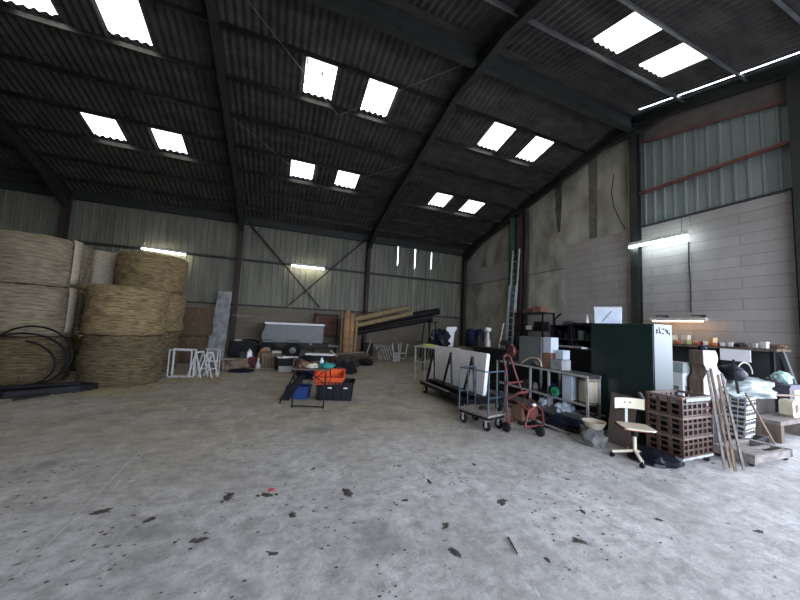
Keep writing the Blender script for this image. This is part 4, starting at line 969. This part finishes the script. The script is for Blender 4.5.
# ------------------------------------------------------------------ high shelf along the gable and its clutter
t = thing('long_shelf', 'long high dark shelf along the block wall', 'shelf', (9.62, 4.5, 0))
MB().bb(-.32, .3, -1.5, 1.5, 1.42, 1.47).build('shelf_board', 'wood_d', t)
MB().bb(-.3, .3, -1.45, 1.45, .55, .59).build('shelf_board', 'wood_d', t)
MB().bb(.24, .28, -1.45, 1.45, .6, 1.4).build('back_board', 'dgrey', t)
for y in (-1.42, -.4, .6, 1.42):
    for x in (-.27, .25): MB().bar((x, y, 0), (x, y, 1.42), .06).build('leg', 'blackm', t)
MB().bar((-.3, -1.56, 1.43), (-.3, -1.72, .7), .1, .06).build('side_brace', 'dgrey', t)
mb = MB(); mb.bb(-.01, .01, -.24, .24, 0, .25)
solo('blank_sign', mb, 'creamthing' if False else 'board', 'pale blank panel fixed below the long shelf', 'panel', (9.27, 3.6, 1.165))
rnd = random.Random(11)
G3 = 'small things on the long shelf'
items = [(5.15, .10, .13, 'yellow', 'yellow tin on the shelf left end'), (4.95, .12, .10, 'amberthing', 'low honey coloured box right of the yellow tin'), (4.76, .15, .26, 'creamthing', 'upright cream box under the amber light, left one'), (4.53, .16, .27, 'creamthing', 'upright cream box under the amber light, right one'),
         (4.33, .12, .12, 'amberthing', 'low honey box right of the cream boxes'), (4.2, .10, .09, 'orange', 'small orange box on the long shelf'), (4.03, .14, .22, 'amberthing', 'taller honey coloured pack at the middle of the shelf'),
         (3.86, .08, .1, 'white', 'small white pack right of the honey pack'), (3.72, .08, .12, 'white', 'second small white pack on the shelf'), (3.52, .12, .06, 'dgrey', 'flat grey tin on the shelf'), (3.33, .09, .12, 'white', 'white pack behind the blank panel'), (3.2, .11, .17, 'white', 'taller white pack near the right shelf end')]
for y, w_, h_, m_, lab in items:
    t = thing('small_pack', lab, 'pack', (9.42, y, 1.47), rnd.uniform(-.4, .4), G3)
    h_ *= .8; w_ *= .85
    MB().bb(-w_ / 2, w_ / 2, -w_ / 2, w_ / 2, 0, h_).build('pack_body', m_, t, bevel=.006)
    MB().bb(-w_ / 2 - .002, w_ / 2 + .002, -w_ / 2 - .002, w_ / 2 + .002, h_ * .8, h_ + .002).build('pack_lid', m_, t)
for y, r_, m_, lab in ((3.62, .09, 'dgrey', 'grey cloth lump on the long shelf'), (3.08, .1, 'rust', 'rusty lump at the right end of the long shelf'), (4.88, .06, 'rust', 'small rusty lump between the tins'), (3.98, .07, 'dgrey', 'dark lump in front of the honey pack')):
    solo('cloth_lump', MB().blob((0, 0, 0), (r_, r_ * 1.3, r_), .3, 3, y), m_, lab, 'lump', (9.55, y, 1.47), group=G3, smooth=True)
for y, m_, lab in ((4.95, 'redcloth', 'red bottle on the lower long shelf'), (4.6, 'ply', 'cream jar on the lower long shelf'), (4.75, 'dgrey', 'dark jar on the lower long shelf'), (4.3, 'rust', 'brown jar on the lower long shelf')):
    t = thing('jar', lab, 'jar', (9.45, y, .59), group='jars on the lower long shelf'); MB().lathe([(.06, 0), (.07, .02), (.07, .2), (.05, .24), (.05, .27)], n=14).build('jar_body', m_, t, smooth=True); MB().cyl((0, 0, .27), (0, 0, .29), .055, n=14).build('lid', 'lgrey', t)

for y, x, w_, h_, m_, lab in ((5.05, 9.38, .09, .07, 'orange', 'small orange tin before the yellow tin'), (4.86, 9.36, .08, .16, 'amberthing', 'slim honey coloured bottle box left of the cream boxes'), (4.65, 9.33, .07, .08, 'orange', 'tiny orange pack between the two cream boxes'), (4.43, 9.34, .08, .09, 'yellow', 'tiny yellow pack right of the cream boxes'),
        (4.27, 9.33, .06, .06, 'redcloth', 'tiny red pack before the small orange box'), (4.12, 9.34, .07, .10, 'creamthing', 'tiny cream pack beside the taller honey pack'), (3.95, 9.33, .07, .07, 'orange', 'tiny orange pack before the taller honey pack')):
    t = thing('small_pack', lab, 'pack', (x, y, 1.47), 0.2, G3)
    MB().bb(-w_ / 2, w_ / 2, -w_ / 2, w_ / 2, 0, h_).build('pack_body', m_, t, bevel=.005)
    MB().bb(-w_ / 2 - .002, w_ / 2 + .002, -w_ / 2 - .002, w_ / 2 + .002, h_ * .85, h_ + .002).build('pack_lid', 'lgrey', t)
# ------------------------------------------------------------------ pile on the right
t = thing('wooden_chest', 'dark wooden chest carrying the pale sheeting', 'chest', (8.15, 3.15, 0))
M['wood_x'] = mat('very_dark_wood', (.05, .038, .03), .85, c2=(.03, .024, .02), scale=3, stretch=(5, 5, 1))
MB().bb(-.53, .52, -.3, .45, 0, .66).build('chest_body', 'wood_x', t, bevel=.01); MB().bb(-.54, .53, -.31, .47, .66, .70).build('lid', 'wood_x', t)
mb = MB(); mb.blob((0, 0, 0), (.68, .36, .30), .22, 2.6, 21, 4)
solo('plastic_sheeting', mb, 'film', 'heap of pale translucent sheeting over the chest', 'sheeting', (7.72, 2.98, .66), smooth=True)
solo('plastic_sheeting', MB().blob((0, 0, 0), (.2, .17, .70), .16, 2.2, 22, 4), 'film', 'pale sheeting hanging down left of the wire crates', 'sheeting', (7.42, 2.92, 0), smooth=True)
t = thing('black_helmet_bag', 'round glossy black bag on the pale sheeting', 'bag', (7.4, 2.93, .925)); MB().blob((0, 0, 0), (.20, .19, .26), .12, 1.8, 5).build('bag_body', 'blackbag', t, smooth=True)
MB().blob((.16, -.02, .02), (.07, .1, .2), .15, 2, 6).build('bag_flap', 'bluegrey', t, smooth=True)
solo('red_cloth', MB().blob((0, 0, 0), (.15, .12, .22), .25, 2.5, 8), 'redcloth', 'red cloth bundle left of the glossy black bag', 'cloth', (7.18, 3.18, .9), smooth=True)
solo('white_bundle', MB().blob((0, 0, 0), (.12, .12, .3), .25, 2.5, 9), 'white', 'white cloth bundle beside the cut-out board', 'cloth', (7.02, 3.08, .78), smooth=True)
solo('black_stick', MB().bar((7.05, 2.72, .75), (7.2, 2.82, 1.28), .03), 'black', 'short black stick poking up in front of the red cloth', 'stick')
solo('blue_bag', MB().blob((0, 0, 0), (.3, .2, .22), .25, 2.2, 15), 'bluegrey', 'blue grey crumpled bag right of the black bag', 'bag', (8.35, 3.2, .70), smooth=True)
solo('wire_hoop', MB().tube([(8.3 + .28 * math.cos(a / 10 * PI), 3.1, .98 + .22 * math.sin(a / 10 * PI)) for a in range(11)] + [(8.02, 3.1, .7)], .012, 6), 'lgrey', 'pale wire hoop over the blue grey bag', 'hoop')
# grey wire crates
def wire_crate(loc, label, rz):
    t = thing('wire_crate', label, 'crate', loc, rz, 'grey wire crates')
    mb = MB(); w, d, h = .2, .13, .13
    for z in (.0, h * .5, h):
        mb.tube([(-w, -d, z), (w, -d, z), (w, d, z), (-w, d, z)], .007, 6, closed=True)
    for k in range(5):
        x = -w + 2 * w * k / 4
        for s in (-1, 1): mb.bar((x, s * d, 0), (x, s * d, h), .008)
        mb.bar((x, -d, 0), (x, d, 0), .008)
    for k in range(4):
        y = -d + 2 * d * k / 3
        for s in (-1, 1): mb.bar((s * w, y, 0), (s * w, y, h), .008)
    mb.build('wire_basket', 'lgrey', t)
    MB().bb(-w * .8, w * .8, -d * .75, d * .75, .004, h * .7).build('crate_content', 'dgrey', t)
    MB().bb(-w, w, -d - .012, -d - .004, h - .025, h + .005).build('rim', 'lgrey', t)
    return t
order = ('lowest', 'second lowest', 'third', 'fourth', 'topmost')
w0 = wire_crate((6.98, 2.72, .0), 'grey wire crate, lowest of the stack behind the wooden dolly', .1)
for k in range(1, 5): dup(w0, (6.98 + .012 * k, 2.72 - .004 * k, .145 * k), .1, 'grey wire crate, %s of the stack behind the wooden dolly' % order[k])
# wooden dolly
t = thing('wooden_dolly', 'low wooden dolly on castors in front of the wire crates', 'dolly', (6.22, 2.3, 0), math.radians(-2))
mb = MB(); mb.bb(-.45, .45, -.23, -.17, .06, .16); mb.bb(-.45, .45, .16, .22, .06, .16); mb.bb(-.47, -.38, -.23, .22, .05, .165); mb.bb(.38, .46, -.23, .22, .06, .16); mb.build('dolly_frame', 'wood_g', t, bevel=.004)
MB().bb(-.38, .0, -.17, .16, .12, .15).build('deck_board', 'wood_g', t); MB().bb(.0, .38, -.05, .0, .12, .15).build('deck_board', 'wood_g', t)
for x, y in ((-.40, -.17), (.41, -.17), (-.40, .16), (.41, .16)): MB().lathe([(0, -.015), (.03, -.015), (.03, .015), (0, .015)], (x, y, .03), 12, 'X').build('wheel', 'dgrey', t, smooth=True)
mb = MB(); mb.cyl((0, 0, 0), (-.06, .25, .66), .014, n=8)
solo('broom_handle', mb, 'wood', 'thin wooden handle leaning from the dolly onto the crates', 'handle', (6.72, 2.24, .165), smooth=True)
# bench and timber pieces right
t = thing('padded_bench', 'low beige padded bench with rounded end at the right', 'bench', (8.15, 2.55, 0))
mb = MB(); pts = [(.62, .0), (.62, .22), (.58, .30), (.5, .34), (-.55, .34), (-.55, .27), (.4, .27), (.46, .24), (.48, .18), (.48, 0)]
mb.prism([(x, -.1, z) for x, z in pts], (0, .36, 0)); mb.build('bench_shell', 'beige', t, bevel=.01)
MB().bb(-.55, -.45, -.1, .26, 0, .27).build('bench_leg', 'wood_d', t); MB().bb(-.45, .48, .2, .25, 0, .27).build('back_panel', 'wood_d', t)
t = thing('hollow_block', 'pale block with a round hole on the padded bench', 'block', (8.42, 2.6, .34))
mb = MB(); n = 20; ro = .075; outer = []; inner = []
for k in range(n):
    a = 2 * PI * k / n; c, s = math.cos(a), math.sin(a); m_ = max(abs(c), abs(s)); inner.append((ro * c, ro * s)); outer.append((.15 * c / m_, .14 * s / m_))
for k in range(n):
    j = (k + 1) % n; mb.prism([(inner[k][0], -.08, inner[k][1] + .14), (inner[j][0], -.08, inner[j][1] + .14), (outer[j][0], -.08, outer[j][1] + .14), (outer[k][0], -.08, outer[k][1] + .14)], (0, .16, 0))
mb.build('block_body', 'cream', t)
solo('wood_lath', MB().bar((7.7, 2.62, .73), (9.3, 2.5, .66), .04, .03), 'wood', 'light wooden lath lying level across the right side', 'lath')
box('yellowish tub right end of the pale sheeting', 8.25, 8.42, 2.88, 3.04, .705, .83, 'yellow', 'plastic_tub', 'tub', None, 0, .02)
box('small white box beside the yellowish tub', 8.45, 8.6, 2.9, 3.06, .705, .88, 'film', 'white_box', 'box', None, 0, .01)
t = thing('plum_cupboard', 'dark plum cupboard with pale front panel at the right edge', 'cupboard', (9.02, 2.8, 0))
MB().bb(-.24, .24, -.1, .3, 0, .80).build('cupboard_body', 'purple', t, bevel=.01)
MB().bb(-.08, .22, -.11, -.1, .08, .74).build('door', 'paleblue', t); MB().bb(-.26, .26, -.12, .31, .80, .835).build('cupboard_top', 'purple', t)
solo('mint_bag', MB().blob((0, 0, 0), (.14, .13, .22), .25, 2.4, 17), 'mint', 'mint green crumpled bag on the plum cupboard', 'bag', (9.13, 2.9, .835), smooth=True)
solo('dark_cloth', MB().blob((0, 0, 0), (.11, .12, .1), .25, 2.4, 18), 'dgrey', 'dark cloth left of the mint bag on the plum cupboard', 'cloth', (8.88, 2.95, .835), smooth=True)

# ------------------------------------------------------------------ centre: folding table, crates
t = thing('folding_table', 'black folding table with spread legs and clutter on top', 'table', (.75, 6.33, 0), math.radians(-20))
MB().bb(-.32, .34, -.28, .3, .69, .715).build('tabletop', 'wood_d', t)
for x in (-.29, .29): MB().bar((x, -.26, 0), (x, -.22, .69), .022).build('leg', 'blackm', t)
MB().bar((-.29, -.26, .03), (.29, -.26, .03), .02).build('foot_bar', 'blackm', t)
for x in (-.29, .29): MB().bar((x, .45, 0), (x, .2, .69), .022).build('leg', 'blackm', t)
MB().bar((-.60, -.02, 0.01), (-.3, .0, .69), .03).build('leg', 'blackm', t)
mb = MB(); mb.bar((-.02, -.23, .67), (.28, -.24, .44), .016); mb.bar((.26, -.23, .67), (-.02, -.24, .45), .016); mb.build('cross_brace', 'blackm', t)
solo('leaning_sheet', MB().prism([(-.48, 0, 0), (-.28, 0, 0), (.02, .03, .5), (-.14, .03, .5)], (0, .012, 0)), 'black', 'dark cloth hanging slanted under the folding table', 'cloth', (.62, 6.62, .0), math.radians(-20))
def tub(loc, rz, w, d, h, m, label, name='plastic_crate', cat='crate', th=.02, ribs=5, tilt=None):
    t = thing(name, label, cat, loc, rz)
    if tilt: t.rotation_euler = (tilt[0], tilt[1], rz)
    mb = MB(); k = .92
    for a in (0, 1):
        s = 1 if a else -1
        mb.prism([(-w / 2 * k, s * d / 2 * k, 0), (w / 2 * k, s * d / 2 * k, 0), (w / 2, s * d / 2, h), (-w / 2, s * d / 2, h)], (0, -s * th, 0))
        mb.prism([(s * w / 2 * k, -d / 2 * k, 0), (s * w / 2 * k, d / 2 * k, 0), (s * w / 2, d / 2, h), (s * w / 2, -d / 2, h)], (-s * th, 0, 0))
    mb.bb(-w / 2 * k, w / 2 * k, -d / 2 * k, d / 2 * k, 0, th)
    for i in range(ribs):
        x = -w / 2 * k + w * k * (i + .5) / ribs
        mb.bb(x - .006, x + .006, -d / 2 - .006, -d / 2 * k + .01, .02, h - .02)
    mb.build('crate_body', m, t)
    mb = MB()
    for s in (-1, 1): mb.bb(-w / 2 - .015, w / 2 + .015, s * d / 2 - .02, s * d / 2 + .02, h - .03, h); mb.bb(s * w / 2 - .02, s * w / 2 + .02, -d / 2, d / 2, h - .03, h)
    mb.build('rim', m, t.children[0])
    return t
t = tub((1.29, 6.76, 0), math.radians(-16), .76, .5, .38, 'black', 'large black storage box under the orange crate', 'storage_box', 'box')
for x in (-.1, .22): MB().blob((x, -.262, .25), (.05, .012, .03), .1, 2, x, 2).build('sticker', 'white', t)
t = tub((1.24, 6.88, .385), math.radians(-14), .6, .42, .17, 'orange', 'bright orange crate tilted on top of the black box', ribs=8, tilt=(.30, 0, 0))
t.location = (1.15, 6.74, .375)
tub((.56, 6.95, 0), math.radians(-20), .44, .3, .26, 'blue', 'dark blue crate on the floor under the folding table')
box('black box added to fill the dark under the left ends of the poles', 3.7, 4.15, 13.5, 13.9, 0, .75, 'black', 'black_box', 'box')  # added to make the area under the poles dark
box('dark block supporting the back of the orange crate', 1.0, 1.4, 7.12, 7.25, 0, .42, 'dgrey', 'dark_block', 'block')
# clutter on the folding table
G4 = 'clutter on the folding table'
for x, y, d_, m_, lab in ((.55, 6.35, (.12, .1, .12), 'rust', 'brown lump at the left of the folding table'), (.72, 6.25, (.12, .08, .08), 'cream', 'cream lump in the middle of the folding table'), (.82, 6.5, (.14, .1, .1), 'wood_d', 'dark lump at the back of the folding table'), (.5, 6.55, (.1, .1, .14), 'dgrey', 'grey lump at the back left of the folding table')):
    solo('scrap_lump', MB().blob((0, 0, 0), d_, .3, 2.6, x * 9), m_, lab, 'scrap', (x, y, .715), group=G4, smooth=True)
solo('teal_cloth', MB().blob((0, 0, 0), (.15, .11, .1), .25, 2.6, 31), 'teal', 'teal cloth bundle at the right of the folding table', 'cloth', (.98, 6.22, .715), smooth=True)
t = thing('blue_bottle', 'small blue and white bottle on the folding table', 'bottle', (.9, 6.33, .715)); MB().lathe([(.035, 0), (.04, .02), (.04, .12), (.02, .15), (.018, .18)], n=14).build('bottle_body', 'paleblue', t, smooth=True); MB().cyl((0, 0, .18), (0, 0, .2), .02, n=10).build('bottle_cap', 'blue', t)

# ------------------------------------------------------------------ bric-a-brac between trailer and table
t = thing('slatted_chest', 'brown wooden slatted chest on the floor before the trailer', 'chest', (-.05, 11.55, 0))
mb = MB(); mb.bb(-.29, .29, -.2, .2, 0, .5)
mb.build('chest_body', 'wood_d', t)
mb = MB()
for i in range(6): mb.bb(-.29 + i * .1, -.29 + i * .1 + .075, -.22, -.2, .02, .5)
mb.build('slats', 'wood', t)
MB().bb(.0, .3, -.21, .2, .5, .54).build('lid', 'lgrey', t)
solo('white_flask', MB().lathe([(.07, 0), (.085, .04), (.07, .12), (.03, .22), (.025, .34), (0, .34)], n=16), 'white', 'small white conical flask left of the brown chest', 'flask', (-.44, 11.3, 0), smooth=True)
G5 = 'soft heaps before the trailer'
for x, y, d_, m_, lab in ((-1.1, 10.9, (.42, .25, .36), 'wood', 'brown sagging cushion on the floor right of the white trestles'), (-.62, 11.5, (.22, .2, .34), 'maroon', 'dark maroon bag behind the white flask'), (-.85, 10.55, (.33, .2, .1), 'navy', 'flat dark blue cloth on the floor before the brown cushion'), (-.85, 11.9, (.25, .2, .5), 'dgrey', 'dark rumpled sack behind the maroon bag'),
    (-.75, 11.75, (.1, .1, .56), 'board', 'pale bag top sticking up over the maroon bag'), (-.3, 11.85, (.2, .2, .6), 'orangewood', 'orange brown heap behind the slatted chest')):
    solo('soft_heap', MB().blob((0, 0, 0), d_, .28, 2.4, x * 5), m_, lab, 'heap', (x, y, 0), group=G5, smooth=True)
solo('stool_leg_frame', MB().bar((0, 0, 0), (0, 0, .36), .04).bar((.22, .1, 0), (.22, .1, .36), .04).bb(-.05, .28, -.06, .16, .36, .4), 'wood_g', 'small grey stool beside the white rack', 'stool', (-1.35, 10.55, 0))
box('light grey flat box on the floor left of the table', .18, .62, 10.4, 10.65, 0, .18, 'lgrey', 'grey_box', 'box')
box('black box on top of the light grey flat box', .2, .6, 10.42, 10.66, .18, .42, 'black', 'black_box', 'box')
for i, (x, y, rz) in enumerate(((.42, 10.55, .1), (.6, 10.5, -.25))):
    solo('white_sheet', MB().bb(-.25, .2, -.1, .12, 0, .018), 'board', ('white board lying on the black box, lower one', 'white board lying on the black box, upper one')[i], 'board', (x - .05, y, .425 + i * .02), rz, group='white boards')
t = tub((.12, 10.95, 0), 0, .12, .3, .4, 'black', 'narrow black tub right of the brown chest', 'black_tub', 'tub', ribs=2)
t = thing('white_tray', 'large white tray propped behind the folding table', 'tray', (1.3, 9.6, 0), math.radians(-18)); MB().bb(-.4, .42, -.18, .2, .62, .65).build('tray_plate', 'board', t)
for x, y in ((-.3, -.12), (.3, -.12), (-.3, .14), (.3, .14)): MB().bar((x, y, 0), (x, y, .62), .03).build('leg', 'blackm', t)
for i, (x, y, d_, m_) in enumerate(((1.0, 9.2, (.3, .25, .4), 'navy'), (2.15, 10.0, (.35, .28, .36), 'black'), (.85, 10.0, (.25, .2, .45), 'dgrey'), (2.5, 11.4, (.45, .3, .38), 'dgrey'), (1.3, 11.9, (.45, .3, .42), 'black'), (3.3, 11.9, (.4, .25, .25), 'black'))):
    solo('dark_heap', MB().blob((0, 0, 0), d_, .3, 2.3, i + 40), m_, ('navy tarpaulin heap in front of the white tray', 'black heap right of the white tray', 'dark grey heap left of the white tray', 'dark grey heap before the plank stack', 'black heap behind the white tray', 'low black heap at the right foot of the planks')[i], 'heap', (x, y, 0), group='dark heaps', smooth=True)
solo('loose_bar', MB().bar((2.0, 12.0, .55), (2.6, 11.8, .02), .04), 'lgrey', 'pale bar leaning before the plank stack', 'bar')

for i, (p0, p1, m_, lab) in enumerate((((1.75, 12.45, .03), (3.7, 12.3, .03), 'wood_d', 'old beam lying in front of the plank stack'), ((1.9, 12.2, .02), (2.9, 12.3, .02), 'lgrey', 'pale metal bar lying before the plank stack'),
        ((3.5, 12.3, .02), (4.3, 12.9, .6), 'wood_d', 'dark beam end propped up right of the plank stack'), ((3.6, 12.9, .02), (3.95, 13.2, .9), 'lgrey', 'thin pale rod leaning under the poles'), ((2.2, 12.5, .35), (3.5, 12.6, .42), 'wood', 'lighter lath lying on top of the plank stack'))):
    p0, p1 = Vector(p0), Vector(p1); o = MB().bar((0, 0, 0), p1 - p0, .035 if i in (1, 3) else .07, .035 if i in (1, 3) else .06).build('timber_beam' if i not in (1, 3) else 'metal_bar', m_); o.location = p0 + Vector((0, 0, .012)); tag(o, lab, 'beam' if i not in (1, 3) else 'bar')
for i, (x, y, z, d_, m_) in enumerate(((7.95, 2.75, 0, (.16, .12, .3), 'bluegrey'), (7.15, 2.5, 0, (.13, .1, .16), 'dgrey'), (8.75, 3.25, .7, (.2, .16, .22), 'dgrey'))):
    solo('crumpled_bag', MB().blob((0, 0, 0), d_, .28, 2.5, i + 60), m_, ('blue grey crumpled bag on the floor under the padded bench back', 'small dark bag on the floor right of the wire crates', 'dark crumpled bag at the right end of the wooden chest')[i], 'bag', (x, y, z), smooth=True)
# ------------------------------------------------------------------ clods on the floor and the chalk line
spots = [(.75, 3.01, .075), (-.28, 3.25, .07), (.04, 3.19, .06), (1.31, 2.02, .055), (2.09, 2.45, .06), (2.31, 1.82, .05), (-1.2, 3.3, .06), (.24, 2.81, .04), (-.39, 2.7, .05), (3.93, 1.42, .04), (3.26, 1.8, .035), (1.6, 2.98, .04), (1.22, 2.74, .035), (-.8, 3.07, .045), (1.4, 2.3, .04), (.1, 2.4, .035), (2.7, 2.1, .035), (3.1, 2.6, .03), (2.3, 3.2, .035), (1.9, 1.75, .03), (-1.9, 3.0, .04), (.5, 3.6, .035)]
for i, (x, y, r_) in enumerate(spots):
    mb = MB()
    rr = random.Random(i)
    mb.blob((0, 0, 0), (r_ * .8, r_ * .42, r_ * .10), .7, 3.8, i, 3)
    for _ in range(2): mb.blob((rr.uniform(-1.3, 1.3) * r_, rr.uniform(-.7, .7) * r_, 0), (r_ * .35, r_ * .22, r_ * .08), .6, 3.2, i + 3, 2)
    o = mb.build('mud_clod', 'mud', None, smooth=True); o.location = (x, y, 0); o.rotation_euler = (0, 0, rr.uniform(0, 3)); tag(o, 'small flat clod of dark dried mud on the open floor', 'clod', 'mud clods on the floor')
mb = MB(); rr = random.Random(77)
for _ in range(900):
    a = rr.random(); y = 1.6 + 3.0 * a ** 1.3; x = rr.uniform(-2.2, 4.6); cx = noise.noise(Vector((x * .9, y * .9, 3)))
    if cx < -.05: continue
    q = rr.uniform(.004, .017); mb.blob((x, y, 0), (q, q * rr.uniform(.4, .8), q * .2), .4, 2.2, rr.random() * 9, 1)
tag(mb.build('dirt_crumbs', 'mud'), 'fine dark crumbs of dirt scattered over the open floor', 'dirt', kind='stuff')
solo('chalk_line', MB().prism([(-1.34, 2.4, 0), (-1.325, 2.4, 0), (-1.36, 4.6, 0), (-1.375, 4.6, 0)], (0, 0, .001)), 'lgrey', 'thin pale straight line drawn on the floor at the left', 'line')
solo('short_stick', MB().cyl((1.79, 2.02, .008), (1.73, 1.86, .008), .007, .005, n=6), 'mud', 'thin dark twig lying on the open floor', 'twig')
solo('red_scrap', MB().blob((0, 0, 0), (.03, .02, .015), .3, 3, 1, 2), 'redcloth', 'tiny red scrap beside a mud clod', 'scrap', (.08, 3.26, 0.0))

# ------------------------------------------------------------------ light
w = bpy.data.worlds.new('overcast_sky'); SC.world = w; w.use_nodes = True
bg = w.node_tree.nodes['Background']; bg.inputs[0].default_value = (.74, .82, 1.0, 1); bg.inputs[1].default_value = 11.5
L = bpy.data.lights.new('doorway_portal', 'AREA'); L.shape = 'RECTANGLE'; L.size = GZ; L.size_y = GY1 - GY0; L.cycles.is_portal = True
lo = bpy.data.objects.new('doorway_portal', L); COL.objects.link(lo); lo.location = (XR + .1, (GY0 + GY1) / 2, GZ / 2); lo.rotation_euler = (0, math.radians(90), 0)
L = bpy.data.lights.new('doorway_portal', 'AREA'); L.shape = 'RECTANGLE'; L.size = DX1 - DX0; L.size_y = DZ; L.cycles.is_portal = True
lo = bpy.data.objects.new('doorway_portal', L); COL.objects.link(lo); lo.location = ((DX0 + DX1) / 2, YN - .05, DZ / 2); lo.rotation_euler = (math.radians(90), 0, 0)

# ------------------------------------------------------------------ camera
cam = bpy.data.cameras.new('camera'); co = bpy.data.objects.new('camera', cam); COL.objects.link(co); SC.camera = co
yaw, pit, rol = .376649787, .0823850752, .045317033
f = Vector((math.sin(yaw) * math.cos(pit), math.cos(yaw) * math.cos(pit), math.sin(pit))); r0 = Vector((math.cos(yaw), -math.sin(yaw), 0)); u0 = r0.cross(f)
c, s = math.cos(rol), math.sin(rol); R_ = c * r0 + s * u0; U_ = -s * r0 + c * u0
co.matrix_world = Matrix(((R_.x, U_.x, -f.x, 0), (R_.y, U_.y, -f.y, 0), (R_.z, U_.z, -f.z, 1.6), (0, 0, 0, 1)))
cam.sensor_width = 36; cam.lens = 310 * 36 / 800; cam.clip_start = .05; cam.clip_end = 200
SC.view_settings.view_transform = 'Standard'; SC.view_settings.look = 'None'; SC.view_settings.gamma = 1; SC.view_settings.exposure = 0.05
SC.cycles.use_denoising = True
SC.cycles.max_bounces = 8; SC.cycles.diffuse_bounces = 5
SC.cycles.use_light_tree = True
SC.cycles.sample_clamp_indirect = 8
